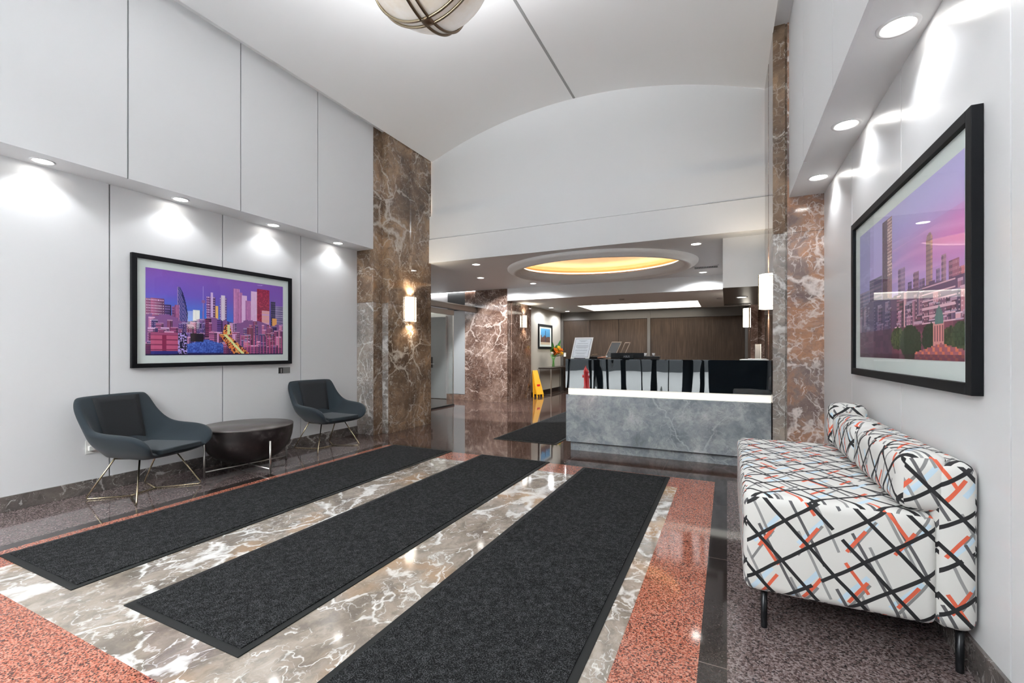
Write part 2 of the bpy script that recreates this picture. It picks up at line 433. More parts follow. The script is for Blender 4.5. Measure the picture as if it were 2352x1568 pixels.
# ------------------------------------------------------------------ vaulted ceiling
cx0, cx1 = -4.43, .41; cc = (cx0+cx1)/2; hw = (cx1-cx0)/2; rise = .47; zsp = 4.34
Rv = (hw*hw + rise*rise)/(2*rise)
def vz(x): return zsp + rise - Rv + math.sqrt(max(Rv*Rv - (x-cc)**2, 0))
v = MB(); v.smooth = True; N = 48
vx = [cx0 + (cx1-cx0)*i/N for i in range(N+1)]
v.add([(x, yy, vz(x)) for yy in (YB, 6.30) for x in vx], [(i, i+1, N+2+i, N+1+i) for i in range(N)])
v.smooth = False
v.add([(cx0,YB,zsp),(cx0,6.3,zsp),(cx0,6.3,ZT),(cx0,YB,ZT)], [(0,1,2,3)])
v.add([(cx1,YB,zsp),(cx1,6.3,zsp),(cx1,6.3,ZT),(cx1,YB,ZT)], [(0,1,2,3)])
v.add([(XL-.1,YB,ZT),(cx0,YB,ZT),(cx0,6.3,ZT),(XL-.1,6.3,ZT)], [(0,1,2,3)])
v.add([(cx1,YB,ZT),(XR+.1,YB,ZT),(XR+.1,6.3,ZT),(cx1,6.3,ZT)], [(0,1,2,3)])
struct(v.build('ceiling', M['ceil']), 'white barrel vaulted ceiling')
t = MB(); t.box(-1.985, -1.955, YB, 6.18, vz(-1.97)-.006, vz(-1.97)+.004); struct(t.build('trim_1', simple('seam_grey', (.30,.30,.30), .6)))

# ------------------------------------------------------------------ beam and lunette wall
bm_ = MB()
for (z0, z1, yy) in ((ZC2, 3.035, YE), (3.043, 3.42, YE+.012)):
    bm_.box(-4.80, .80, yy, YE+.25, z0, z1)
struct(bm_.build('wall_back_beam', M['paint']))
lw = MB(); n = 40; xs2 = [cx0-.05 + (cx1-cx0+.1)*i/n for i in range(n+1)]
lw.add([(x, 6.19, 3.40) for x in xs2] + [(x, 6.19, vz(x)+.05) for x in xs2], [(i,i+1,n+2+i,n+1+i) for i in range(n)])
struct(lw.build('wall_back', M['paint']))
# ceiling of the inner lobby with an oval opening
ocx, ocy, oa, ob = -2.0, 7.6, 1.34, 1.06
ic = MB(); n = 96
inner = [(ocx+oa*math.cos(2*PI*k/n), ocy+ob*math.sin(2*PI*k/n)) for k in range(n)]
bx0, bx1, by0, by1 = -8.2, XR, YE+.249, 9.42
outer = []
for k in range(n):
    a = 2*PI*k/n; dx, dy = math.cos(a), math.sin(a)
    tt = min([(bx1-ocx)/dx if dx > 1e-6 else 1e9, (bx0-ocx)/dx if dx < -1e-6 else 1e9,
              (by1-ocy)/dy if dy > 1e-6 else 1e9, (by0-ocy)/dy if dy < -1e-6 else 1e9])
    outer.append((ocx+dx*tt, ocy+dy*tt))
ic.add([(x,y,ZC2) for x,y in inner] + [(x,y,ZC2) for x,y in outer], [(k,(k+1)%n,n+(k+1)%n,n+k) for k in range(n)])
for cxn, cyn in ((bx0,by0),(bx1,by0),(bx1,by1),(bx0,by1)):     # corner triangles
    best = sorted(range(n), key=lambda k: (outer[k][0]-cxn)**2 + (outer[k][1]-cyn)**2)
    e1 = [k for k in best if abs(outer[k][0]-cxn) < 1e-4][:1]; e2 = [k for k in best if abs(outer[k][1]-cyn) < 1e-4][:1]
    if e1 and e2 and e1 != e2:
        ic.add([(cxn,cyn,ZC2),(*outer[e1[0]],ZC2),(*outer[e2[0]],ZC2)], [(0,1,2)])
struct(ic.build('ceiling_inner_lobby', M['ceil_inner']))
# oval moulding, cream recess and gold dome: one fixture
ov = thing('ceiling_dome', 'oval ceiling recess with stepped white moulding and a gold leaf dome', 'ceiling dome', (ocx, ocy, ZC2))
prof = [(1.60,0),(1.595,-.03),(1.57,-.055),(1.52,-.065),(1.50,-.085),(1.46,-.095),(1.44,-.075),(1.42,-.075),(1.40,-.06),(1.385,-.06),(1.37,-.02),(1.34,0.0),(1.34,.05)]
vs = []; fs = []; n = 96
for (r, z) in prof:
    for k in range(n):
        a = 2*PI*k/n; q = r - 1.6
        vs.append(((1.6+q)*math.cos(a), (1.32+q)*math.sin(a), z))
for i in range(len(prof)-1):
    for k in range(n): fs.append((i*n+k, i*n+(k+1)%n, (i+1)*n+(k+1)%n, (i+1)*n+k))
mo = MB(); mo.smooth = True; mo.add(vs, fs); mo.build('moulding', M['cn'], ov)
dm = MB(); dm.smooth = True; vs = []; fs = []
dp = [(1.40,.05),(1.46,.05),(1.46,.12),(1.36,.16),(1.15,.24),(.85,.31),(.5,.355),(.2,.37),(.02,.372)]
for (r, z) in dp:
    for k in range(n):
        a = 2*PI*k/n; vs.append((r*math.cos(a), r*.80*math.sin(a), z))
for i in range(len(dp)-1):
    for k in range(n): fs.append((i*n+k, i*n+(k+1)%n, (i+1)*n+(k+1)%n, (i+1)*n+k))
dm.add(vs, fs); dm.build('dome', M['gold'], ov)
# cove lamp tube hidden on the ledge of the recess
cv = MB(); cv.tube([(1.41*math.cos(2*PI*k/64), 1.13*math.sin(2*PI*k/64), .085) for k in range(64)], .012, 8, closed=True)
M['cove'] = simple('cove_tube', (1,1,1), .5, emit=(1,.75,.45), es=1.3)
cv.build('cove_light', M['cove'], ov)

# fascia, low ceiling
f = MB().box(-4.614, .83, 9.4, 9.55, 2.37, ZC2+.02); struct(f.build('wall_inner_fascia', M['paint'], bevel=.003))
lc = MB(); ZL = 2.375
rx0, rx1, ry0, ry1 = -3.52, -.62, 11.32, 12.95
for (a,b,c,d) in ((-4.7,rx0,9.54,13.35),(rx1,.9,9.54,13.35),(rx0,rx1,9.54,ry0),(rx0,rx1,ry1,13.35)):
    lc.add([(a,c,ZL),(b,c,ZL),(b,d,ZL),(a,d,ZL)], [(0,1,2,3)])
struct(lc.build('ceiling_low_lobby', M['ceil_inner']))
lp = thing('ceiling_light_panel', 'long rectangular recessed ceiling light glowing above the reception area', 'ceiling light', ((rx0+rx1)/2,(ry0+ry1)/2,ZL))
hx, hy = (rx1-rx0)/2, (ry1-ry0)/2
q = MB(); 
for (x0,y0,x1,y1) in ((-hx,-hy,hx,-hy),(hx,-hy,hx,hy),(hx,hy,-hx,hy),(-hx,hy,-hx,-hy)):
    q.add([(x0,y0,0),(x1,y1,0),(x1,y1,.14),(x0,y0,.14)], [(0,1,2,3)])
q.build('recess_side', M['cn'], lp)
M['softpanel'] = simple('light_panel', (1,1,1), .6, emit=(1,.95,.84), es=3.6)
q = MB(); q.add([(-hx,-hy,.14),(hx,-hy,.14),(hx,hy,.14),(-hx,hy,.14)], [(0,1,2,3)]); q.build('diffuser', M['softpanel'], lp)

# hanging bulkhead by the right column
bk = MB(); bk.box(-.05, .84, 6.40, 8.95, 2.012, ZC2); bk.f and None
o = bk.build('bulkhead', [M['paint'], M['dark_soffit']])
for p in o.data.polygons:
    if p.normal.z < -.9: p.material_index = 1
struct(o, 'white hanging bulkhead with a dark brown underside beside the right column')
# walls of the inner lobby
wv = MB().box(-4.78, -4.635, 10.80, 13.3, 0, ZL+.02); struct(wv.build('wall_inner_left', M['beige']))
wv = MB().box(-4.635, -4.62, 10.81, 13.2, 0, .115); struct(wv.build('baseboard_inner_left', M['dark_wood']))
wv = MB().box(XR, XR+.1, 5.2, 13.3, 0, ZC2+.02); struct(wv.build('wall_inner_right', M['beige']))
# ------------------------------------------------------------------ wood panelled back wall
cab = thing('wood_panelling', 'dark walnut panelled wall with taupe framing behind the reception desk', 'wall panelling', (0,13.2,0))
cf = MB()
cf.box(-4.64,-4.545,-.03,.06,0,ZL); cf.box(-4.64,.83,-.02,.06,2.13,ZL); cf.box(-2.045,-1.96,-.03,.06,0,ZL); cf.box(.42,.83,-.02,.06,0,ZL)
cf.box(-4.64,.83,.035,.06,0,ZL)
cf.build('frame', M['cab_frame'], cab, bevel=.003)
for (a,b) in ((-4.54,-3.72),(-3.705,-2.865),(-2.85,-2.05),(-1.955,.415)):
    MB().box(a,b,.0,.03,.02,2.122).build('panel', M['wood'], cab)
# ------------------------------------------------------------------ marble columns
def column(name, pts, z1, mats, label, joints, bevel=.0015):
    t = MB(); 
    zz = [0] + joints + [z1]
    for i, (a, b) in enumerate(zip(zz, zz[1:])):
        t.prism(pts, a + (.0015 if i else 0), b - (.0015 if i < len(zz)-2 else 0))
    o = t.build(name, mats)
    for p in o.data.polygons:
        c = p.center; nrm = p.normal
        p.material_index = 0
        if len(mats) > 1 and nrm.y < -.9: p.material_index = 1
        if len(mats) > 2 and nrm.y < -.9 and abs(c.x) < .52: p.material_index = 2 if c.z < 2.35 else 3
        if len(mats) == 2 and c.z > 2.3: p.material_index = 0
    return tag(o, label, 'column')
L1 = [(-4.90,4.945),(-4.556,4.945),(-4.556,5.13),(-4.444,5.13),(-4.444,5.595),(-4.462,5.605),(-4.462,5.645),(-4.444,5.655),(-4.444,6.175),(-5.50,6.175),(-5.50,5.0)]
column('marble_column', L1, ZT, [M['col_marble'], M['col_marble_g']], 'tall brown veined marble column at the end of the left wall with a wall sconce', [.135, 1.9, 3.41])
R1 = [(.407,5.12),(.511,5.12),(.511,5.135),(.529,5.135),(.529,5.12),(.90,5.12),(.90,6.175),(.407,6.175),(.407,5.66),(.425,5.65),(.425,5.61),(.407,5.60)]
column('marble_column', R1, ZT, [M['col_marble_d'], M['col_marble_r'], M['col_marble_g'], M['col_marble']], 'tall rust and white veined marble column beside the reception desk and sofa', [.135, 2.35, 3.3])
L2 = [(-5.47,9.40),(-4.614,9.40),(-4.614,9.62),(-4.60,9.62),(-4.60,10.78),(-4.80,10.81),(-5.47,10.81)]
column('marble_column', L2, ZC2+.01, [M['col_marble_d']], 'dark red-brown marble pier beyond the glass door with a wall sconce', [.14])
R2 = [(.40,9.56),(.52,9.56),(.52,9.6),(.90,9.6),(.90,10.8),(.40,10.8)]
column('marble_column', R2, ZL+.01, [M['col_marble_d']], 'narrow dark marble pier far behind the desk at right', [])

# ------------------------------------------------------------------ glass entrance to the elevator hall
gs = thing('glass_door', 'frameless glass door under a brushed metal header beside the left marble column', 'glass door', (-5.47, 7.85, 0))
h = MB(); h.box(-.05,.05,-1.65,1.58,2.125,2.23); h.build('header', M['metal_grey'], gs, bevel=.004)
h = MB(); h.box(-.055,.055,-1.65,1.58,2.232,2.250); h.build('header_cap', M['steel'], gs)
h = MB(); h.box(-.02,.02,-1.6,.58,1.99,2.10); h.build('top_rail', M['metal_grey'], gs, bevel=.003)
h = MB(); h.box(-.006,.006,-1.62,.57,.03,1.99); h.build('glass_leaf', M['tint_glass'], gs)
h = MB(); h.box(-.008,.008,.570,.584,.02,1.99); h.build('edge_strip', M['steel'], gs)
h = MB(); h.box(-.03,.03,-1.65,.58,0,.03); h.build('threshold', M['black'], gs)
# hall behind the glass
hw_ = MB()
hw_.box(-5.80,-5.47,9.46,9.6,0,ZC2); hw_.mi = 1; hw_.box(-8.2,-5.80,9.5,9.6,0,ZC2)
hw_.mi = 0; hw_.box(-8.2,-5.80,9.47,9.5,0,.13); hw_.mi = 2; hw_.box(-6.28,-5.81,9.48,9.5,.14,2.15); hw_.mi = 3; hw_.box(-6.31,-5.80,9.47,9.5,2.2,ZC2)
struct(hw_.build('wall_elevator_hall', [M['col_marble_d'], M['door_grey'], M['stone_grey'], M['grille']]))
hx_ = MB().box(-8.25,-8.2,6.1,9.6,0,ZC2); struct(hx_.build('wall_elevator_end', M['paint']))
hx_ = MB().box(-8.2,-5.5,6.05,6.12,0,ZC2); struct(hx_.build('wall_elevator_side', M['paint']))
d = MB(); d.box(-7.25,-6.34,9.44,9.5,.01,2.08); dr = struct(d.build('door_1', M['door_grey'], bevel=.003), 'grey door with lever handle behind the glass')
h = MB(); h.box(-6.90,-6.74,9.425,9.44,.78,1.05); h.build('lock_plate', M['black'], dr)
h = MB(); h.box(-6.86,-6.66,9.38,9.395,.865,.885); h.box(-6.86,-6.84,9.38,9.425,.865,.885); h.build('lever_handle', M['steel'], dr, bevel=.003)

hd = thing('hall_fill_light', 'unseen fill light added on the elevator hall ceiling to brighten the hall', 'ceiling light', (-7.4,7.0,ZC2-.002))  # lamp added out of view to brighten the dark hall
MB().box(-.3,.3,-.3,.3,-.03,0).build('diffuser', M['hall_fill_lens'], hd)
# ------------------------------------------------------------------ front windows behind the camera
wf = MB()
bays = [(-4.50,-2.55),(-2.42,-1.80),(-1.65,-1.02),(-.82,-.38)]
zb, zt_ = .06, 4.25
edges = [XL-.1]
x = XL-.1
for a, b in bays:
    wf.box(x, a, YB-.15, YB, 0, zt_); x = b
wf.box(x, XR+.1, YB-.15, YB, 0, zt_)
wf.box(XL-.1, XR+.1, YB-.15, YB, 0, zb)
wf.mi = 1; wf.box(XL-.1, XR+.1, YB-.15, YB, zt_, 5.0)
struct(wf.build('wall_front', [M['pier'], M['paint']]))
for i, (a, b) in enumerate(bays):
    w = MB(); w.box(a, b, YB-.09, YB-.08, zb, zt_)
    wo = struct(w.build('window_%d' % (i+1), M['glass']))
    fr_ = MB(); fr_.box(a, a+.03, YB-.12, YB-.04, zb, zt_); fr_.box(b-.03, b, YB-.12, YB-.04, zb, zt_); fr_.box(a, b, YB-.12, YB-.04, 2.35, 2.40)
    for q_ in {0:(-4.12,-3.42,-3.27,-3.02),1:(-2.12,),2:(-1.47,),3:(-.60,)}[i]: fr_.box(q_, q_+.05, YB-.12, YB-.04, zb, zt_)
    fr_.build('window_frame', M['pier'], wo)
g = MB(); g.box(-40, 40, -40, YB-.15, -.12, -.02); struct(g.build('street_ground', M['asphalt']))
eb = thing('street_building', 'dark building across the street seen only as a reflection', 'building', (0,-17,0))
e = MB(); e.box(-30,30,-1,0,-.05,9); e.build('wall', M['ext_wall'], eb)
hyd = thing('fire_hydrant', 'red fire hydrant on the pavement outside, mirrored in the black desk glass', 'fire hydrant', (-4.0,-3.6,0))
MB().lathe([(.13,-.03),(.13,.04),(.10,.05),(.10,.48),(.12,.50),(.12,.54),(.09,.60),(.04,.66),(.025,.67),(.025,.72)], n=24).build('barrel', M['red'], hyd)
MB().tube([(-.19,0,.38),(.19,0,.38)], .05, 14).build('nozzle', M['red'], hyd)

# ------------------------------------------------------------------ entrance mats
def mat_(x0,x1,y0,y1,label):
    t = thing('entrance_mat', label, 'mat', ((x0+x1)/2,(y0+y1)/2,0), group='charcoal entrance mats')
    a, b = (x1-x0)/2, (y1-y0)/2; e = .035
    r = MB(); r.box(-a,a,-b,b,.0005,.005); r.build('rubber_border', M['mat_edge'], t)
    r = MB(); r.box(-a+e,a-e,-b+e,b-e,.005,.010); r.build('pile', M['mat'], t)
mat_(-3.845,-2.965,1.082,4.545,'long charcoal entrance mat nearest the lounge chairs')
mat_(-2.565,-1.725,1.125,4.555,'long charcoal entrance mat in the middle of the row')
mat_(-1.335,-.488,1.10,4.50,'long charcoal entrance mat nearest the patterned sofa')
mat_(-2.88,-1.98,5.44,9.0,'charcoal mat beyond the stone border, partly hidden by the reception desk')

# ------------------------------------------------------------------ reception desk
rd = thing('reception_desk', 'grey marble reception desk with a black glass front band', 'reception desk', (0,5.2,0))
X0 = -1.76; X1 = .402
MB().box(X0,X1,0,.62,.112,.676).build('marble_front', M['grey_marble'], rd, bevel=.003)
MB().box(X0+.04,X1,.06,.58,0,.110).build('toe_kick', M['grey_marble'], rd)
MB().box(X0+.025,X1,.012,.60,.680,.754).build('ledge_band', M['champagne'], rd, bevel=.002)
m = NT('wavy_black_glass'); m.b.inputs['Base Color'].default_value = (.004,.006,.008,1); m.b.inputs['Roughness'].default_value = .008
m.b.inputs['Metallic'].default_value = 0.0; m.b.inputs['IOR'].default_value = 1.66; m.b.inputs['Specular IOR Level'].default_value = .5
n = m.noise(m.map(m.obj(), scale=(2.2,1,.5)), 2.2, 1, .4)
bp = m.new('ShaderNodeBump'); bp.inputs['Strength'].default_value = .10; bp.inputs['Distance'].default_value = .02
m.link(n.outputs['Fac'], bp.inputs['Height']); m.link(bp.outputs[0], m.b.inputs['Normal']); M['wavy'] = m.mat
MB().box(X0-.004,X1,-.004,.018,.757,1.098).build('glass_panel', M['wavy'], rd)
MB().box(X0+.005,X1,.018,.62,.757,1.095).build('upper_body', M['black'], rd)
MB().box(X0-.004,X1,-.004,.63,1.098,1.106).build('counter_top', M['black_glass'], rd)

ZTOP = 1.106
# framed notice
nt = thing('notice_stand', 'white framed notice leaning back on the left end of the desk', 'notice', (-1.605, 5.285, ZTOP+.002), rot=(0, 0, 0))
def lean(mb, ang=-.18, sh=.16):
    A = Matrix.Rotation(ang, 4, 'X'); S = Matrix(((1,0,sh,0),(0,1,0,0),(0,0,1,0),(0,0,0,1)))
    return mb.xf(A @ S)
lean(MB().box(-.125,.105,0,.012,0,.262)).build('frame', M['trim_white'], nt)
lean(MB().box(-.108,.088,-.002,0,.018,.245)).build('border_line', M['ink'], nt)
lean(MB().box(-.104,.084,-.004,-.0022,.022,.241)).build('sheet', M['paper'], nt)
tl = MB(); yy = .222
for i, wd in enumerate((.10,.06,0,.13,0,.15,.16,.15,.12,0,.15,.15,0,.14,.10,0,.11)):
    if wd: tl.box(-.01-wd/2,-.01+wd/2,-.0055,-.0042,yy-.003,yy)
    yy -= .0115
lean(tl).build('text_line', M['ink'], nt)
bs = MB(); bs.box(-.08,.06,.0,.06,0,.008); bs.build('base', M['black'], nt)
# monitor seen from behind
mo_ = thing('monitor', 'back of a black computer monitor showing above the desk', 'monitor', (-1.11, 5.60, ZTOP-.0))
MB().box(-.20,.20,0,.035,.001,.072).build('housing', M['bezel'], mo_, bevel=.006)
MB().box(-.09,.09,-.025,0,-.0,.05).build('back_cover', M['bezel'], mo_, bevel=.008)
cu = bpy.data.curves.new('logo_text', 'FONT'); cu.body = 'ASUS'; cu.size = .034; cu.extrude = .0006; cu.align_x = 'CENTER'; cu.align_y = 'CENTER'
cu.materials.append(M['logo']); tx = bpy.data.objects.new('logo_text', cu); COL.objects.link(tx); tx.parent = mo_
tx.location = (0,-.0265,.026); tx.rotation_euler = (PI/2,0,0)
bpy.context.view_layer.update()
lm = bpy.data.meshes.new_from_object(tx.evaluated_get(bpy.context.evaluated_depsgraph_get())); lt = bpy.data.objects.new('logo', lm); COL.objects.link(lt)
lt.parent = mo_; lt.location = tx.location; lt.rotation_euler = tx.rotation_euler; bpy.data.objects.remove(tx)
# two leaning picture-frame backs
def easel(label, x, y, w, h, sh, ang, zt):
    t = thing('display_easel', label, 'easel frame', (x,y,ZTOP+.004), group='tilted wooden easel frames on the desk')
    def L(mb): return mb.xf(Matrix.Rotation(ang,4,'X') @ Matrix(((1,0,sh,0),(0,1,0,0),(0,0,1,0),(0,0,0,1))))
    f = MB(); e = .010
    f.box(-w/2,-w/2+e,0,.012,0,h); f.box(w/2-e,w/2,0,.012,0,h); f.box(-w/2,w/2,0,.012,h-e*1.3,h); f.box(-w/2,w/2,0,.012,0,e)
    L(f).build('frame', M['oak'], t)
    if zt: L(MB().box(-w/2+e,w/2-e,.004,.008,e,h-e)).build('backing', M['dark_wood'], t)
    MB().tube([(w*.1,.05,.002),(w*.02,.015,h*.42)], .003, 6).build('prop', M['oak'], t)
easel('tilted oak-edged frame with a dark backing on the desk', -1.335, 5.63, .13, .212, .42, -.15, True)
easel('tilted open oak frame behind the monitor, right of the dark-backed one', -1.215, 5.72, .07, .205, .42, -.15, False)
# copper tube with pale end
ct = thing('handset', 'small copper coloured tube with a pale tip lying beside the monitor', 'handset', (-1.42,5.58,ZTOP))
MB().tube([(-.05,0,.008),(.06,-.01,.022)], .009, 12).build('barrel', M['copper'], ct)
MB().tube([(.06,-.01,.022),(.075,-.011,.024)], .0125, 12).build('tip', M['trim_white'], ct)
ph = thing('desk_phone', 'low dark desk phone between the notice and the monitor', 'phone', (-1.52,5.62,ZTOP))
MB().box(-.075,.085,0,.12,0,.028).build('base', M['dark_wood'], ph, bevel=.006)
MB().tube([(-.045,.03,.03),(-.035,.03,.05),(.03,.03,.052)], .005, 8).build('handset', M['oak'], ph)
# dark shelf with two white cups
sh = thing('desk_shelf', 'small black shelf box on the desk, right of the monitor', 'shelf', (-.868,5.95,ZTOP))
MB().box(-.11,.09,0,.12,0,.028).build('body', M['black'], sh, bevel=.003)
for x, lab in ((-.955,'white cup at the left end of the small black desk shelf'),(-.852,'white cup at the right end of the small black desk shelf')):
    cup = MB().lathe([(.014,0),(.017,.012),(.019,.04),(.016,.04),(.014,.01)], n=20).build('cup', M['trim_white'])
    cup.location = (x,6.0,ZTOP+.0285); tag(cup, lab, 'cup', 'white cups on the desk shelf')
# papers and box on the right end
pp = thing('paper_tray', 'flat white tray of papers at the right end of the desk', 'paper tray', (.26,5.45,ZTOP))
MB().prism([(-.14,-.10),(.13,-.10),(.13,.12),(-.10,.12)], 0, .006).build('tray', M['trim_white'], pp)
MB().prism([(-.06,-.06),(.11,-.07),(.12,.09),(-.05,.08)], .0065, .012).build('sheet', M['paper'], pp)
cbx = thing('card_terminal', 'upright brown box with a pale edge at the right end of the desk', 'box', (.315,5.76,ZTOP))
MB().box(-.03,.02,0,.05,0,.17).build('body', M['grey_plastic'], cbx, bevel=.003)
MB().box(.021,.03,0,.05,0,.172).build('edge', M['trim_white'], cbx)

# ------------------------------------------------------------------ wall sconces
def sconce(label, x, y, z, sgn, s=1.0, power=14):
    t = thing('wall_sconce', label, 'wall sconce', (x,y,z), 0 if sgn > 0 else PI, 'half-round glass wall sconces')
    n = 16; r = .095*s; hh = .185*s; w = .11*s
    MB().box(0,.014,-w*1.12,w*1.12,-hh*1.02,hh*1.02).build('back_plate', M['brass'], t, bevel=.002)
    g = MB(); g.smooth = True
    pts = [(.014+r*math.sin(PI*k/n), -w*math.cos(PI*k/n)) for k in range(n+1)]
    g.add([(a,b,-hh) for a,b in pts]+[(a,b,hh) for a,b in pts], [(k,k+1,n+2+k,n+1+k) for k in range(n)])
    g.build('glass_shade', M['sconce_glass'], t)
    for q in (-.86,.86):
        b = MB(); b.tube([(a*1.03,bb*1.03,hh*q) for a,bb in pts], .0035, 6); b.build('band', M['brass'], t)
    MB().box(.014+r*.98,.014+r*1.08,-.008,.008,-hh*1.03,hh*1.03).build('center_strap', M['brass'], t)
    for dz in (-1,1):
        l = bpy.data.lights.new('sconce_lamp', 'SPOT'); l.energy = power; l.color = (1,.86,.66); l.spot_size = math.radians(130); l.spot_blend = .6; l.shadow_soft_size = .03
        lo = bpy.data.objects.new('sconce_lamp', l); COL.objects.link(lo); lo.parent = t; lo.location = (.07,0,dz*(hh+.02)); lo.rotation_euler = (0 if dz < 0 else PI,0,0)
    return t
sconce('glowing half-round sconce on the tall left marble column', -4.462, 5.62, 1.845, 1)
sconce('largest glowing sconce, on the side of the right marble column', .425, 5.62, 1.845, -1)
sconce('glowing sconce on the dark marble pier past the glass door', -4.60, 10.3, 1.94, 1, .78, 9)
sconce('small glowing sconce on the far marble pier behind the desk', .40, 10.15, 1.865, -1, 1.0, 6)
# ------------------------------------------------------------------ recessed downlights
def downlight(label, x, y, z, r=.06, group='', power=20, spot=110, tilt=(0,0), blend=.35, gim=False):
    t = thing('downlight', label, 'downlight', (x,y,z), group=group)
    MB().lathe([(r*1.0,.006),(r*1.0,-.002),(r*1.12,-.006),(r*1.32,-.004),(r*1.34,.001)], n=32, cap=False).build('trim_ring', M['trim_white'], t)
    MB().lathe([(0.0005,-.001),(r,-.001)], n=32, cap=False).build('lens', M['lens'], t)
    l = bpy.data.lights.new('downlight_beam', 'SPOT'); l.energy = power; l.spot_size = math.radians(spot); l.spot_blend = blend; l.color = (.94,.97,1); l.shadow_soft_size = r*.8
    lo = bpy.data.objects.new('downlight_beam', l); COL.objects.link(lo); lo.parent = t; lo.location = (0,0,-.02); lo.rotation_euler = (tilt[0],tilt[1],0)
GL = 'downlights in the left soffit'; GR = 'downlights in the right soffit'
for y, lab in ((1.562,'downlight in the left soffit above the near lounge chair, leftmost in the photo'),
               (2.526,'downlight in the left soffit above the left half of the purple skyline picture'),
               (3.504,'downlight in the left soffit above the right edge of the purple skyline picture'),
               (4.462,'downlight in the left soffit closest to the marble column')):
    downlight(lab, -4.73, y, ZS-.001, .055, GL, 5.5, 120)
for y in (-.4,.58): downlight('downlight in the left soffit outside the photo', -4.73, y, ZS-.001, .055, GL, 5.5, 120)
for y, lab in ((2.635,'largest downlight, in the right soffit nearest the camera'),
               (3.633,'middle downlight of the three in the right soffit'),
               (4.631,'downlight in the right soffit closest to the rust marble column')):
    downlight(lab, .71, y, ZSR-.001, .062, GR, 9, 120)
for y in (.65,1.64): downlight('downlight in the right soffit outside the photo', .71, y, ZSR-.001, .062, GR, 9, 120)
GI = 'downlights in the inner lobby ceiling'
for x, y, z, lab in ((-3.79,6.54,ZC2,'front left downlight in the inner ceiling, left of the oval dome'),
                     (-4.40,7.77,ZC2,'downlight in the inner ceiling nearest the glass door header'),
                     (-3.75,8.9,ZC2,'downlight just before the white fascia behind the left end of the oval dome'),
                     (-.378,6.57,ZC2,'front right downlight in the inner ceiling, right of the oval dome'),
                     (-.40,8.99,ZC2,'downlight just before the fascia beside the air vent'),
                     (-4.30,11.46,ZL,'downlight in the low ceiling above the console table'),
                     (-4.25,12.68,ZL,'downlight in the low ceiling closest to the walnut panelling'),
                     (.20,7.60,2.012,'downlight in the dark underside of the hanging bulkhead')):
    downlight(lab, x, y, z-.001, .06, GI, (32 if y > 10 else 40 if y > 8.5 else 330) if z > 2.1 else 20, 84 if 6 < y < 8 and z > 2.1 else 160, tilt=(.8 if 6 < y < 8 and z > 2.1 else 0, 0), blend=.2 if 6 < y < 8 else .35)
# ------------------------------------------------------------------ vents, detectors
def vent(label, x, y, z, w, d, nslat, along='x', fm='trim_white'):
    t = thing('air_vent', label, 'air vent', (x,y,z))
    f = MB(); e = .025; f.box(-w/2,w/2,-d/2,-d/2+e,-.008,0); f.box(-w/2,w/2,d/2-e,d/2,-.008,0); f.box(-w/2,-w/2+e,-d/2,d/2,-.008,0); f.box(w/2-e,w/2,-d/2,d/2,-.008,0)
    f.build('frame', M[fm], t)
    MB().box(-w/2+e,w/2-e,-d/2+e,d/2-e,-.001,0).build('backing', M['grille'], t)
    s_ = MB()
    for i in range(nslat):
        xx = -w/2+e + (w-2*e)*(i+.5)/nslat; s_.box(xx-.003,xx+.003,-d/2+e,d/2-e,-.007,-.001)
    s_.build('slat', M['grey_plastic'], t)
vent('slotted air vent in the inner ceiling right of the oval dome', -.33, 8.45, ZC2-.001, .42, .26, 14)
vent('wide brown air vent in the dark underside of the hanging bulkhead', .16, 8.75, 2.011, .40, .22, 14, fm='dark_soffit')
for x, y, lab in ((-2.15,10.25,'flat smoke detector in the low ceiling in front of the light panel'),(-.15,11.0,'flat smoke detector in the low ceiling near the bulkhead')):
    o = MB().lathe([(.0005,-.02),(.05,-.018),(.065,-.006),(.065,0)], n=24, cap=False).build('smoke_detector', M['grey_plastic']); o.location = (x,y,ZL-.001); tag(o, lab, 'smoke detector')

# ------------------------------------------------------------------ pendant bowl
pd = thing('pendant_light', 'large alabaster glass bowl pendant with crossed bronze straps', 'pendant light', (-2.014,2.755,4.166))
R = .5
prof = [(R*math.sin(a), -R*math.cos(a)) for a in [PI*.5*k/20 for k in range(0,21)]]
prof[0] = (.001,-R)
MB().lathe(prof + [(R,.06)], n=64, cap=False).build('glass_bowl', M['alabaster'], pd)
MB().lathe([(R+.002,.03),(R+.02,.03),(R+.02,.08),(R-.01,.08),(R-.01,.03)], n=64, cap=False).build('rim_ring', M['brass'], pd)
for ax_ in (0,1):
    for off, rr in ((-.032,.512),(.032,.512)):
        s_ = MB(); pts = []
        for k in range(41):
            a = -PI/2 + PI*k/40; rc = math.sqrt(rr*rr-off*off); c_, z_ = rc*math.sin(a), -rc*math.cos(a)
            pts.append((c_,off,z_) if ax_ == 0 else (off,c_,z_))
        s_.tube(pts, .011, 8); s_.build('strap', M['brass'] if ax_ == 0 else M['bronze'], pd)
MB().lathe([(.001,-R-.03),(.03,-R-.028),(.045,-R-.016),(.045,-R-.008)], n=24, cap=False).build('finial', M['bronze'], pd)
MB().tube([(0,0,-.3),(0,0,.60)], .015, 12).build('stem', M['bronze'], pd)
MB().lathe([(.10,.60),(.11,.62),(.11,.64)], n=32).build('canopy', M['bronze'], pd)
MB().tube([(-.5,0,.07),(.5,0,.07)], .008, 8).build('cross_bar', M['bronze'], pd)
l = bpy.data.lights.new('pendant_lamp', 'AREA'); l.shape = 'DISK'; l.size = .8; l.energy = 85; l.color = (.95,.975,1)
lo = bpy.data.objects.new('pendant_lamp', l); COL.objects.link(lo); lo.parent = pd; lo.location = (0,0,.10); lo.rotation_euler = (PI,0,0)
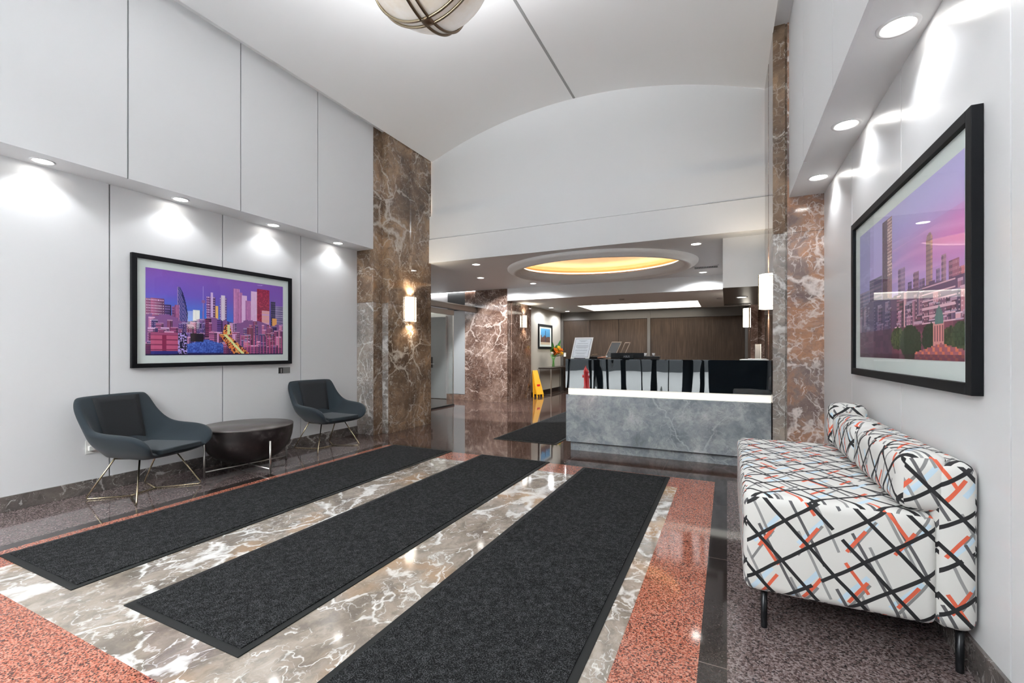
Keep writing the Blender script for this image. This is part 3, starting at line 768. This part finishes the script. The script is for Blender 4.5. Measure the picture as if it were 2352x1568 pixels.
pd_fill = copy_tree(pd); pd_fill.location = (-2.014,-.45,4.166); pd_fill['label'] = 'unseen second bowl pendant added behind the camera to brighten the ceiling and upper walls'  # unseen copy with its lamp, added as fill for vault and upper walls
pd['group'] = pd_fill['group'] = 'alabaster bowl pendants'

# ------------------------------------------------------------------ framed pictures
def lin(c): return tuple((v/255/12.92 if v/255 <= .04045 else ((v/255+.055)/1.055)**2.4) for v in c)
def mixc(a, b, t): t = max(0, min(1, t)); return tuple(x+(y-x)*t for x, y in zip(a, b))
def hsh(*a):
    h = 2166136261
    for v in a: h = ((h ^ int(v*131+7)) * 16777619) & 0xffffffff
    h ^= h >> 15; h = (h*2246822519) & 0xffffffff; h ^= h >> 13
    return (h & 0xffff)/65535
def print_mesh(name, w, h, nx, ny, fn, parent, flip=False):
    """flat colour print in the local YZ plane, u along +y"""
    me = bpy.data.meshes.new(name)
    vs = [(0, -w/2+w*i/nx, -h/2+h*j/ny) for j in range(ny+1) for i in range(nx+1)]
    fs = [(j*(nx+1)+i, j*(nx+1)+i+1, (j+1)*(nx+1)+i+1, (j+1)*(nx+1)+i) for j in range(ny) for i in range(nx)]
    me.from_pydata(vs, [], fs); me.materials.append(M['print'])
    at = me.color_attributes.new('Col', 'FLOAT_COLOR', 'CORNER'); data = []
    for j in range(ny):
        for i in range(nx):
            c = [min(.95,q_*1.45) for q_ in lin(fn(((i+.5)/nx) if not flip else 1-(i+.5)/nx, (j+.5)/ny))]; data += [*c, 1]*4
    at.data.foreach_set('color', data)
    o = bpy.data.objects.new(name, me); COL.objects.link(o); o.parent = parent
    return o
BL = [  # u0,u1,top,base colour,window colour, style
    (0,.05,.655,(150,80,120),(220,190,230),1),(.03,.108,.66,(170,85,125),(225,180,215),1),(.051,.103,.62,(150,80,120),(230,200,230),1),(.108,.15,.593,(70,50,100),(150,120,190),1),
    (.156,.183,.58,(110,60,110),(170,110,160),1),(.172,.20,.60,(120,60,110),(190,120,160),2),(.289,.333,.556,(235,235,225),(190,210,180),0),
    (.443,.461,.633,(230,150,90),(240,190,120),2),(.381,.441,.74,(120,65,130),(230,180,215),1),(.407,.426,.80,(200,170,220),(240,220,240),0),
    (.473,.526,.746,(135,90,160),(225,200,235),1),(.483,.513,.776,(210,195,230),(225,210,240),0),
    (.574,.625,.885,(205,140,190),(150,85,140),2),(.60,.645,.84,(190,120,175),(140,80,130),2),(.64,.683,.806,(225,175,215),(205,150,200),0),(.672,.764,.737,(190,120,175),(150,90,150),2),
    (.716,.768,.877,(205,150,200),(230,190,225),2),(.768,.876,.919,(125,25,60),(165,50,80),3),(.81,.876,.62,(200,150,190),(240,200,200),4),
    (.889,.93,.76,(45,40,75),(110,90,130),1),(.93,1.01,.70,(120,105,150),(180,160,190),1),(.90,.94,.52,(230,150,90),(240,190,130),0)]
def blocks(seed, n, lo, hi, wmin, wmax, pal):
    r = random.Random(seed); out = []
    for k in range(n):
        t_ = k/n; w_ = r.uniform(wmin, wmax)*(1+.6*t_); a = r.uniform(-.03, 1)
        out.append((a, a+w_, hi+(lo-hi)*t_+r.uniform(-.03,.03), r.choice(pal), r.choice((0,1,1,2)), r.random()))
    return out
CITY = blocks(3, 110, .10, .47, .018, .045, [(150,70,115),(120,55,105),(175,95,140),(95,60,130),(75,55,120),(190,120,165),(110,45,85),(60,45,105),(200,140,185)])
CITY2 = blocks(8, 85, .12, .42, .022, .05, [(150,95,120),(120,75,105),(185,120,135),(95,70,105),(165,110,140),(110,60,85),(205,150,165),(80,60,95)])
def city(u, v, L, c, lit):
    for (a,b,tp,c0,st,q) in L:
        if a <= u < b and v < tp:
            e = (u-a)/(b-a); c = mixc(c0, (30,20,50), .45 if e > .68 else 0)
            if tp - v < .010: c = mixc(c0, (235,215,235), .5)
            elif st == 1 and int((v+q)*120) % 3 == 0 and int(u*340+q*9) % 2: c = mixc(c, lit, .65)
            elif st == 2 and int((v+q)*110) % 3 == 0: c = mixc(c, (25,18,45), .55)
            elif st == 0 and int(u*300+q*7) % 3 == 0: c = mixc(c, lit, .3)
    return c
def skyline(u, v):
    # sky
    c = mixc((40,110,200), (100,80,175), (v-.42)/.30) if v < .72 else mixc((100,80,175), (122,78,165), (v-.72)/.28)
    c = mixc(c, (112,72,158), max(0, (u-.35))*1.3)
    if .186 < u < .255:                                   # sail-shaped tower
        tt = .825 - .30*(max(0, u-.190)/.062)**2.2 - (max(0, .190-u)*12)
        if v < tt:
            c = (52,58,120) if (int(u*260)+int(v*60)) % 3 else (125,105,160)
            if tt - v < .03 + (u-.186)*.9 and u > .215: c = (28,32,88)
            if u < .192: c = (150,125,170)
    if abs(u-.357) < .0035+max(0,.67-v)*.012 and v < .70: c = (110,80,150)     # slim spire tower
    if abs(u-.357) < .0022 and v < .86: c = (150,130,190)
    if abs(u-.357) < .013 and .655 < v < .685: c = (130,85,140)
    for (a,b,tp,c0,c1,st) in BL:
        if a <= u < b and v < tp:
            if st == 0: c = c0
            elif st == 1: c = c1 if (int(v*95) % 3 == 0 and int(u*230+a*9) % 2) else mixc(c0,(30,20,60),.5*(u-a)/(b-a))
            elif st == 2: c = c1 if int(u*260) % 3 == 0 else mixc(c0,c1,hsh(int(u*200),int(v*40))*.4)
            elif st == 3: c = c1 if hsh(int(u*180),int(v*80)) > .75 else c0
            else: c = mixc(c0,(245,160,110),hsh(int(v*60),3)*.6)
    # mid town
    mid = .43 + .03*math.sin(u*19) + .035*hsh(int(u*26))
    if v < mid:
        c = city(u, v, CITY, (125,80,135), (235,200,225) if u < .62 else (250,190,150))
    if v < .27:
        g = hsh(int(u*14), int(v*9), 9); q = hsh(int(u*170), int(v*85), 2)
        if v < .10: c = mixc(c, (70,25,70), .5)
        if u > .62 and int(u*110) % 3 == 0: c = mixc(c, (205,90,140), .6)
        if .03 < u < .19:
            c = (175,80,115) if int(v*70) % 4 else (120,40,80)
            if .095 < u < .12: c = (120,30,70)
            if v < .05: c = (40,40,110)
            if v > .24: c = (150,70,110)
        if .19 < u < .25: c = (20,15,50) if q > .4 else (170,150,210)
        if .25 < u < .50 and v < .20 - abs(u-.38)*.5: c = mixc((30,50,130),(90,120,200), q*.8) if v > .03 else (25,30,90)
        if .27 < u < .36 and v > .17: c = (15,12,30)
    # glowing road
    rc = .50 + (.27-v)*.55 if v < .27 else .53
    wd = .035 + (.3-v)*.13
    if v < .40 and abs(u-rc) < wd*.9:
        q = hsh(int(u*140), int(v*70), 7)
        c = mixc((180,40,30), (255,170,90), q) if q > .35 else (60,10,25)
        if abs(u-rc-.01) < .012: c = (255,215,150)
    if v < .015: c = (25,20,60)
    return c
TW = [(.324,.44,.96,(85,55,80)),(.506,.576,.578,(140,110,150)),(.60,.635,.47,(80,60,110)),(.646,.694,.516,(120,80,110)),(.70,.726,.46,(120,90,140)),(.726,.743,.465,(95,70,110)),
      (.824,.851,.487,(120,95,135)),(.862,.891,.549,(150,110,130)),(.908,.971,.50,(150,85,110)),(.971,1.0,.452,(190,110,120)),(.154,.32,.591,(80,75,110)),(.0,.15,.52,(95,95,130)),(.55,.60,.42,(110,85,140))]
def towers(u, v):
    c = mixc((150,140,195), (165,155,205), v)
    c = mixc((175,150,205), c, (v-.4)/.5)
    pk = math.exp(-((v-.62)/.16)**2) * max(0, min(1, (u-.35)*1.6)); c = mixc(c, (205,120,180), pk)
    st = math.sin(v*60 + u*5 + 2*math.sin(u*7)); 
    if .5 < v < .72 and u > .4: c = mixc(c, (225,175,215), max(0, st)*.30)
    if u < .16: c = mixc(c, (120,125,170), .5)
    if v > .75: c = mixc(c, (185,170,215), (u-.5)*.8)
    if .754 < u < .801 and v < .70 - ((u-.7775)/.0235)**2*.03:
        c = (150,115,120) if u < .785 else (185,140,135)
        if int(v*110) % 3 == 0: c = mixc(c, (95,70,90), .4)
    for (a,b,tp,c0) in TW:
        if a <= u < b and v < tp:
            c = c0
            q = hsh(int(u*200), int(v*110), a*50)
            if a == .324:
                t_ = (u-a)/(b-a); c = (75,48,75) if t_ < .55 else (150,110,115)
                if v > .55 and t_ > .55 and int(v*90) % 2: c = (215,185,180)
                if q > .7: c = mixc(c, (110,85,110), .6)
            elif int(v*100) % 3 == 0 and int(u*220) % 2: c = mixc(c, (215,175,190), .5)
            elif (u-a)/(b-a) < .35: c = mixc(c, (50,35,70), .4)
    if v < .40 + .03*hsh(int(u*22)):
        c = city(u, v, CITY2, (95,65,100), (235,195,205))
        if u < .42: c = mixc(c, (55,70,110), .45)
        if .72 < u < .95 and int(v*100) % 4 == 0: c = (225,170,185)
    if v < .20:
        c = mixc((90,45,70), (130,70,90), hsh(int(u*30), int(v*25)))
        if u < .44: c = mixc(c, (50,60,90), .4)
    def tree(cx, cy, rx, ry, col):
        nonlocal c
        if ((u-cx)/rx)**2 + ((v-cy)/ry)**2 < 1 + .25*hsh(int(u*70), int(v*50)):
            c = mixc(col, (30,45,30), hsh(int(u*110), int(v*80))*.8)
    tree(.50,.13,.07,.07,(85,95,60)); tree(.62,.10,.09,.10,(45,60,45)); tree(.78,.12,.055,.08,(45,60,50)); tree(.93,.10,.08,.07,(80,85,60)); tree(.975,.13,.04,.06,(60,75,55))
    if .806 < u < .879 and .05 < v < .20:
        c = (215,145,140) if int((u-.806)*230) % 4 < 2 else (130,70,85)
        if v > .185 or v < .10: c = (205,140,140)
    if .818 < u < .872 and .195 < v < .285 - ((u-.845)/.027)**2*.05: c = (85,115,115)
    if abs(u-.845) < .003 and v < .31 and v > .2: c = (100,125,120)
    if v < .09 - abs(u-.86)*.25 and u > .66: c = (150,85,100) if (int(u*60)+int(v*60)) % 3 else (200,110,85)
    if v < .03: c = mixc(c, (60,30,50), .5)
    return c
def blue_scene(u, v):
    c = mixc((60,120,165), (90,150,195), v)
    if v < .45 + .12*hsh(int(u*9)): c = mixc((70,50,50), (120,90,80), hsh(int(u*30), int(v*30)))
    if abs(u-.5) < .03 and v < .9: c = (50,70,100)
    if v < .15: c = (190,170,150)
    return c
def picture(label, x, sgn, y0, y1, z0, z1, fw, depth, pin, fn, nx, ny, loc_x):
    """frame on the wall plane loc_x; sgn +1 faces +x"""
    yc, zc = (y0+y1)/2, (z0+z1)/2; w, h = y1-y0, z1-z0
    t = thing('framed_picture', label, 'picture', (loc_x, yc, zc))
    f = MB(); a, b = sorted((sgn*.001, sgn*depth))
    f.box(a,b,-w/2,-w/2+fw,-h/2,h/2); f.box(a,b,w/2-fw,w/2,-h/2,h/2); f.box(a,b,-w/2+fw,w/2-fw,-h/2,-h/2+fw); f.box(a,b,-w/2+fw,w/2-fw,h/2-fw,h/2)
    f.build('frame', M['frame_black'], t, bevel=.002)
    a, b = sorted((sgn*.004, sgn*depth*.45)); MB().box(a,b,-w/2+fw,w/2-fw,-h/2+fw,h/2-fw).build('mat_board', M['mat_board'], t)
    p0, p1, q0, q1 = pin
    o = print_mesh('print', p1-p0, q1-q0, nx, ny, fn, t, sgn < 0); o.location = (sgn*(depth*.45+.0015), (p0+p1)/2-yc, (q0+q1)/2-zc)
    a, b = sorted((sgn*depth*.62, sgn*(depth*.62+.002))); MB().box(a,b,-w/2+fw,w/2-fw,-h/2+fw,h/2-fw).build('glass_pane', M['glass'], t)
picture('wide black framed print of a purple city skyline at dusk on the left wall', 0, 1, 2.177, 3.825, 1.046, 2.090, .040, .040, (2.289,3.713,1.160,1.975), skyline, 240, 138, XL)
picture('large black framed print of pink-lit towers and a domed clock tower above the sofa', 0, -1, 2.180, 3.922, 1.038, 2.088, .044, .036, (2.278,3.765,1.160,1.970), towers, 230, 130, XR)
picture('small black framed blue and brown print on the beige wall above the console', 0, 1, 11.33, 12.39, 1.265, 1.945, .06, .03, (11.50,12.22,1.38,1.83), blue_scene, 30, 26, -4.635)
# plaque
pq = thing('wall_plaque', 'small grey plaque under the right corner of the purple skyline picture', 'plaque', (XL,3.745,.967))
MB().box(0,.006,-.078,.078,-.036,.036).build('plate', M['plaque'], pq)
MB().box(.006,.007,-.076,-.022,-.034,.034).build('portrait_area', M['black'], pq)
MB().box(.007,.0078,-.052,-.040,-.030,.022).build('portrait_mark', M['grey_plastic'], pq)
# outlet on the left wall behind the near chair, light switch, intercom panel
ou = thing('wall_outlet', 'white wall outlet low on the left wall behind the near chair', 'outlet', (XL,1.90,.39))
MB().box(0,.006,-.035,.035,-.057,.057).build('cover_plate', M['white_plastic'], ou, bevel=.002)
MB().box(.006,.03,-.02,.02,-.03,.01).build('plug', M['white_plastic'], ou, bevel=.003)
sw = tag(MB().box(-.035,.035,-.01,0,-.06,.06).build('light_switch', M['white_plastic'], bevel=.002), 'pale switch plate at the left edge of the walnut panelling', 'light switch'); sw.location = (-4.50,13.19,1.09)
th_ = tag(MB().box(-.012,0,-.06,.06,-.11,.11).build('intercom_panel', M['bronze'], bevel=.002), 'narrow dark intercom strip on the beige wall beyond the right sconce', 'intercom panel'); th_.location = (XR-.0,12.6,1.98)  # intercom panel mounted on the beige wall

# ------------------------------------------------------------------ lounge chairs
def smoothpts(P, n=6):
    out = []
    for i in range(len(P)-1):
        out.append(P[i])
    out.append(P[-1]); return out
def fillet(P, r=.03, n=5):
    out = [Vector(P[0])]
    for i in range(1, len(P)-1):
        p, a, b = Vector(P[i]), Vector(P[i-1]), Vector(P[i+1])
        d1 = (a-p).normalized()*min(r,(a-p).length/2); d2 = (b-p).normalized()*min(r,(b-p).length/2)
        for k in range(n+1):
            t_ = k/n; out.append((p+d1)*(1-t_)**2 + p*2*t_*(1-t_) + (p+d2)*t_**2)
    out.append(Vector(P[-1])); return out
def chair(label, loc, rz):
    t = thing('lounge_chair', label, 'chair', loc, rz, 'slate blue lounge chairs')
    rows = [  # (inner x, inner half y, inner z) , (outer x, y, z)
        ((-.278,.210,.848),(-.295,.300,.838)),
        ((-.228,.195,.650),(-.215,.308,.690)),
        ((-.165,.180,.430),(-.085,.318,.572)),
        ((-.110,.180,.388),(.080,.318,.556)),
        ((.120,.195,.388),(.310,.312,.552)),
        ((.375,.215,.388),(.405,.262,.455))]
    V = []; 
    for ri, ((ix,iy,iz),(ox,oy,oz)) in enumerate(rows):
        ty, tz = ((.5,.5),(.55,.5),(.72,.42),(.78,.38),(.78,.38),(.6,.4))[ri]
        mx, my, mz = (ix+ox)/2, iy+(oy-iy)*ty, iz+(oz-iz)*tz+.005
        V += [(ox,-oy,oz),(mx,-my,mz-.005),(ix,-iy,iz),(ix-.0,0,iz),(ix,iy,iz),(mx,my,mz-.005),(ox,oy,oz)]
    s_ = MB(); s_.smooth = True; nc = 7
    fs = [(r*nc+c, r*nc+c+1, (r+1)*nc+c+1, (r+1)*nc+c) for r in range(len(rows)-1) for c in range(nc-1)]
    s_.add(V, fs)
    o = s_.build('shell', M['chair'], t)
    me = o.data
    # consistent normals towards the sitter so the padding grows outwards
    bm = bmesh.new(); bm.from_mesh(me); bm.faces.ensure_lookup_table()
    if sum(f.normal.z + f.normal.x for f in bm.faces) < 0: bmesh.ops.reverse_faces(bm, faces=bm.faces)
    cl = bm.edges.layers.float.get('crease_edge') or bm.edges.layers.float.new('crease_edge')
    for e in bm.edges:
        ids = sorted(v.index for v in e.verts)
        c0, c1 = ids[0] % nc, ids[1] % nc; r0, r1 = ids[0]//nc, ids[1]//nc
        if c0 == c1 and c0 in (2,4): e[cl] = .75
        if r0 == r1 == 3 and c0 >= 2 and c1 <= 4: e[cl] = .6
        if r0 == r1 == 2 and (c1 <= 2 or c0 >= 4): e[cl] = .35
        if c0 == c1 and c0 in (0,6): e[cl] = .3
    bm.to_mesh(me); bm.free()
    so = o.modifiers.new('solid', 'SOLIDIFY'); so.thickness = .058; so.offset = -1
    su = o.modifiers.new('sub', 'SUBSURF'); su.levels = 2; su.render_levels = 3
    # inner back pad and seat pad
    bp_ = MB(); bp_.smooth = True
    g1 = [(-.273,.192,.815),(-.2265,.180,.64),(-.164,.166,.42)]
    for (x,y,z) in g1: bp_.v += [(x+.003,-y,z),(x+.004,0,z),(x+.003,y,z)]
    for r in range(2):
        for c in range(2): bp_.f.append([r*3+c,r*3+c+1,(r+1)*3+c+1,(r+1)*3+c]); bp_.m.append(0); bp_.sm.append(True)
    ob = bp_.build('back_pad', M['chair_in'], t)
    so = ob.modifiers.new('solid','SOLIDIFY'); so.thickness = .008; so.offset = 0
    su = ob.modifiers.new('sub','SUBSURF'); su.levels = 1; su.render_levels = 2
    su.subdivision_type = 'SIMPLE'
    pad = MB(); pad.prism([(-.10,-.165),(.365,-.20),(.385,-.19),(.385,.19),(.365,.20),(-.10,.165)], .372, .415)
    pad.build('seat_cushion', M['chair'], t, bevel=.014, seg=4)
    # wire legs
    J = {-1:(0,-.11,.007), 1:(0,.11,.007)}
    for sy in (-1,1):
        for sx in (-1,1):
            foot = ((.28, .30*sy, .007) if sx > 0 else (-.27, .245*sy, .007)); top = ((.145, .155*sy, .335) if sx > 0 else (-.05, .19*sy, .335))
            p = fillet([top, foot, J[sy]], .03)
            MB().tube(p, .0065, 10).build('leg', M['brass'], t)
    MB().tube([J[-1], J[1]], .0065, 10).build('floor_bar', M['brass'], t)
    MB().tube([(-.05,-.19,.329),(-.05,.19,.329),(.145,.155,.329),(.145,-.155,.329)], .006, 8, closed=True).build('under_frame', M['brass'], t)
    return t
chair('slate blue lounge chair on wire legs, nearest the camera on the left', (-4.475,2.10,0), math.radians(16))
chair('slate blue lounge chair on wire legs between the round table and the marble column', (-4.515,4.06,0), math.radians(-7))
# ------------------------------------------------------------------ coffee table
ctb = thing('coffee_table', 'round dark bronze bowl coffee table between the two lounge chairs', 'table', (-4.43,3.0,0))
Rt = .43
pr = [(.001,.075),(.12,.08),(.21,.10),(.285,.14),(.345,.195),(.385,.26),(.405,.33),(.415,.40),(.416,.436)]
MB().lathe(pr, n=64, cap=False).build('bowl', M['table_side'], ctb)
MB().lathe([(.416,.436),(.418,.442),(.414,.450),(.001,.450)], n=64, cap=False).build('table_top', M['table_top'], ctb)
for k in range(4):
    a = math.radians(-7 + 90*k); r = .405
    MB().tube([(r*math.cos(a),r*math.sin(a),0),(r*math.cos(a),r*math.sin(a),.322)], .0095, 12).build('leg', M['steel'], ctb)
for k in range(2):
    a = math.radians(-7 + 90*k); r = .40
    MB().tube([(-r*math.cos(a),-r*math.sin(a),.048),(r*math.cos(a),r*math.sin(a),.048)], .007, 8).build('cross_bar', M['steel'], ctb)

# ------------------------------------------------------------------ sofa
sf = thing('sofa', 'armless bench sofa in off-white fabric with black and orange criss-cross lines', 'sofa', (.45,2.9,0))
def rbox(name, x0,x1,y0,y1,z0,z1, bev, seg=5, par=sf, mat='fabric', puff=None, tilt=0):
    bm = bmesh.new(); bmesh.ops.create_cube(bm, size=1)
    for v_ in bm.verts: v_.co = Vector(((x0+x1)/2+v_.co.x*(x1-x0), (y0+y1)/2+v_.co.y*(y1-y0), (z0+z1)/2+v_.co.z*(z1-z0)))
    bmesh.ops.bevel(bm, geom=bm.edges[:], offset=bev, segments=seg, profile=.5, affect='EDGES')
    if tilt:
        for v_ in bm.verts: v_.co.x += tilt*(v_.co.z - z0)
    me = bpy.data.meshes.new(name); bm.to_mesh(me); bm.free()
    for p in me.polygons: p.use_smooth = True
    me.materials.append(M[mat]); o = bpy.data.objects.new(name, me); COL.objects.link(o); o.parent = par
    return o
# local coordinates: x about .45, y about 2.9
rbox('seat', -.385, .262, -.72, .70, .170, .590, .042, 5)
rbox('backrest', .245, .374, -.725, .70, .168, .792, .050, 6)
rbox('bolster_cushion', .138, .302, -.718, .015, .585, .815, .062, 7, tilt=.03)
rbox('bolster_cushion', .138, .302, .02, .545, .585, .82, .062, 7, tilt=.03)
rbox('bolster_cushion', .136, .335, .548, .712, .585, .865, .055, 7, tilt=.03)
for (x,y) in ((-.305,-.66),(.335,-.66),(-.305,.60),(.335,.60)):
    MB().lathe([(.0115,0),(.0125,.004),(.0135,.172)], (x,y,0), 16).build('leg', M['leg_black'], sf)

# ------------------------------------------------------------------ console, flowers, wet floor sign
cs = thing('console_table', 'dark glass-topped console table against the beige wall', 'console table', (-4.40,12.22,0))
MB().box(-.215,.16,-.90,.90,.715,.75).build('table_top', M['dark_wood'], cs, bevel=.003)
for x in (-.20,.145):
    for y in (-.88,.88): MB().box(x-.012,x+.012,y-.012,y+.012,0,.715).build('leg', M['steel'], cs)
MB().box(-.20,.145,-.885,-.875,.012,.03).build('stretcher', M['metal_dark'], cs); MB().box(.14,.15,-.88,.88,.012,.03).build('stretcher', M['metal_dark'], cs)
fb = thing('flower_vase', 'glass vase with tall green leaves and orange flowers on the console table', 'flower vase', (-4.36,11.80,.751))
MB().lathe([(.055,0),(.055,.01),(.055,.25),(.05,.25),(.05,.012)], n=24, cap=True).build('vase', M['glass'], fb)
st = MB()
for i in range(9):
    a = i*2.4; st.tube([(.03*math.cos(a),.03*math.sin(a),.015),(.02*math.cos(a+1),.02*math.sin(a+1),.2),(.09*math.cos(a),.09*math.sin(a),.36)], .006, 6)
st.build('stem', M['stem'], fb)
def leaf(mb, base, dirv, L, W):
    d = Vector(dirv).normalized(); side = d.cross(Vector((.3,.5,.9))).normalized(); nrm = side.cross(d)
    vs = []; K = 6
    for k in range(K+1):
        t_ = k/K; w_ = W*math.sin(PI*min(1,t_*.93+.07))**.8; p = Vector(base)+d*L*t_ + Vector((0,0,-.12*L*t_*t_))
        vs += [p-side*w_, p+nrm*w_*.25, p+side*w_]
    mb.add(vs, [q for k in range(K) for q in ((k*3,k*3+1,k*3+4,k*3+3),(k*3+1,k*3+2,k*3+5,k*3+4))])
lf = MB(); lf.smooth = True; random.seed(5)
for i in range(34):
    a = random.random()*2*PI; e = random.uniform(.05,1.3)
    if math.cos(a) < -.15: a = PI - a
    if math.cos(a) > .7 and i % 2: a += 1.2
    lf.mi = i % 2
    leaf(lf, (.03*math.cos(a),.03*math.sin(a),.28+random.random()*.1), (math.cos(a)*.8,math.sin(a),e+.15), random.uniform(.22,.42), random.uniform(.026,.045))
leaf(lf, (.02,.12,.38), (.35,.5,1.5), .50, .05); leaf(lf, (.02,-.05,.34), (.1,-.5,1.3), .44, .045)
lf.build('leaves', [M['leaf'], M['leaf_dark']], fb)
def bloom(x,y,z,r,mt):
    b_ = MB(); b_.smooth = True
    for k in range(8):
        a = 2*PI*k/8; leaf(b_, (x,y,z), (math.cos(a)*.9,-.35,math.sin(a)+.15), r, r*.30)
    b_.build('bloom', M[mt], fb)
for (x,y,z,r,mt) in ((.05,.10,.42,.07,'petal_orange'),(.12,.12,.48,.06,'petal_yellow'),(.02,.02,.34,.04,'petal_white'),(.09,.10,.36,.06,'petal_orange'),(.17,.16,.33,.05,'petal_yellow'),(.16,.14,.42,.06,'petal_orange')):
    bloom(x*1.5+.02,y-.26,z+.04,r*1.7,mt)
ws = thing('wet_floor_sign', 'folding yellow wet floor sign leaning by the dark marble pier', 'floor sign', (-4.49,10.95,0), math.radians(-22))
def slab(mb, p0, p1, w0, w1, t_):
    a, b = Vector(p0), Vector(p1)
    mb.add([a+Vector((0,-w0/2,0)),a+Vector((0,w0/2,0)),b+Vector((0,w1/2,0)),b+Vector((0,-w1/2,0)),
            a+Vector((t_,-w0/2,0)),a+Vector((t_,w0/2,0)),b+Vector((t_,w1/2,0)),b+Vector((t_,-w1/2,0))],
           [(0,1,2,3),(4,7,6,5),(0,4,5,1),(1,5,6,2),(2,6,7,3),(3,7,4,0)])
q = MB(); slab(q, (.09,0,.07), (-.10,0,.69), .26, .17, .014); slab(q, (.09,-.11,0), (.085,-.11,.08), .04, .04, .014); slab(q, (.09,.11,0), (.085,.11,.08), .04, .04, .014); q.build('front_panel', M['yellow'], ws)
q = MB(); slab(q, (-.04,0,.07), (-.105,0,.69), .26, .17, .012); slab(q, (-.035,-.11,0), (-.04,-.11,.08), .04, .04, .012); slab(q, (-.035,.11,0), (-.04,.11,.08), .04, .04, .012); q.build('rear_panel', M['yellow'], ws)
MB().box(.02,.045,-.05,.05,.28,.33).build('warning_mark', M['red'], ws)

# ------------------------------------------------------------------ daylight
w = bpy.data.worlds.new('sky'); sc.world = w; w.use_nodes = True
bg = w.node_tree.nodes['Background']; bg.inputs[0].default_value = (.955,.97,.985,1); bg.inputs[1].default_value = 15
def area(name, loc, rot, sx, sy, e, col=(1,1,1), portal=False, spread=PI):
    l = bpy.data.lights.new(name, 'AREA'); l.shape = 'RECTANGLE'; l.size = sx; l.size_y = sy; l.energy = e; l.color = col
    l.spread = spread
    if portal: l.cycles.is_portal = True
    o = bpy.data.objects.new(name, l); COL.objects.link(o); o.location = loc; o.rotation_euler = rot; return o
for a, b in bays:
    area('window_daylight', ((a+b)/2, YB+.02, (zb+zt_)/2), (-PI/2,0,0), b-a, zt_-zb, 1, (1,1,1), portal=True)

# ------------------------------------------------------------------ camera
cam = bpy.data.cameras.new('camera'); co = bpy.data.objects.new('camera', cam); COL.objects.link(co)
cam.sensor_width = 36; cam.sensor_fit = 'HORIZONTAL'; cam.lens = 1034/2352*36
cam.shift_y = (806-784)/2352
co.location = (0,0,1.2); co.rotation_euler = (PI/2, 0, math.atan(494/1034))
cam.clip_start = .05
sc.camera = co
sc.view_settings.view_transform = 'Standard'; sc.view_settings.look = 'None'; sc.view_settings.gamma = 1
sc.view_settings.use_curve_mapping = False
sc.view_settings.exposure = 0.64
sc.cycles.max_bounces = 9; sc.cycles.diffuse_bounces = 5; sc.cycles.glossy_bounces = 4; sc.cycles.transparent_max_bounces = 12
sc.cycles.sample_clamp_indirect = 6
sc.cycles.caustics_reflective = False; sc.cycles.caustics_refractive = False
sc.cycles.use_denoising = True
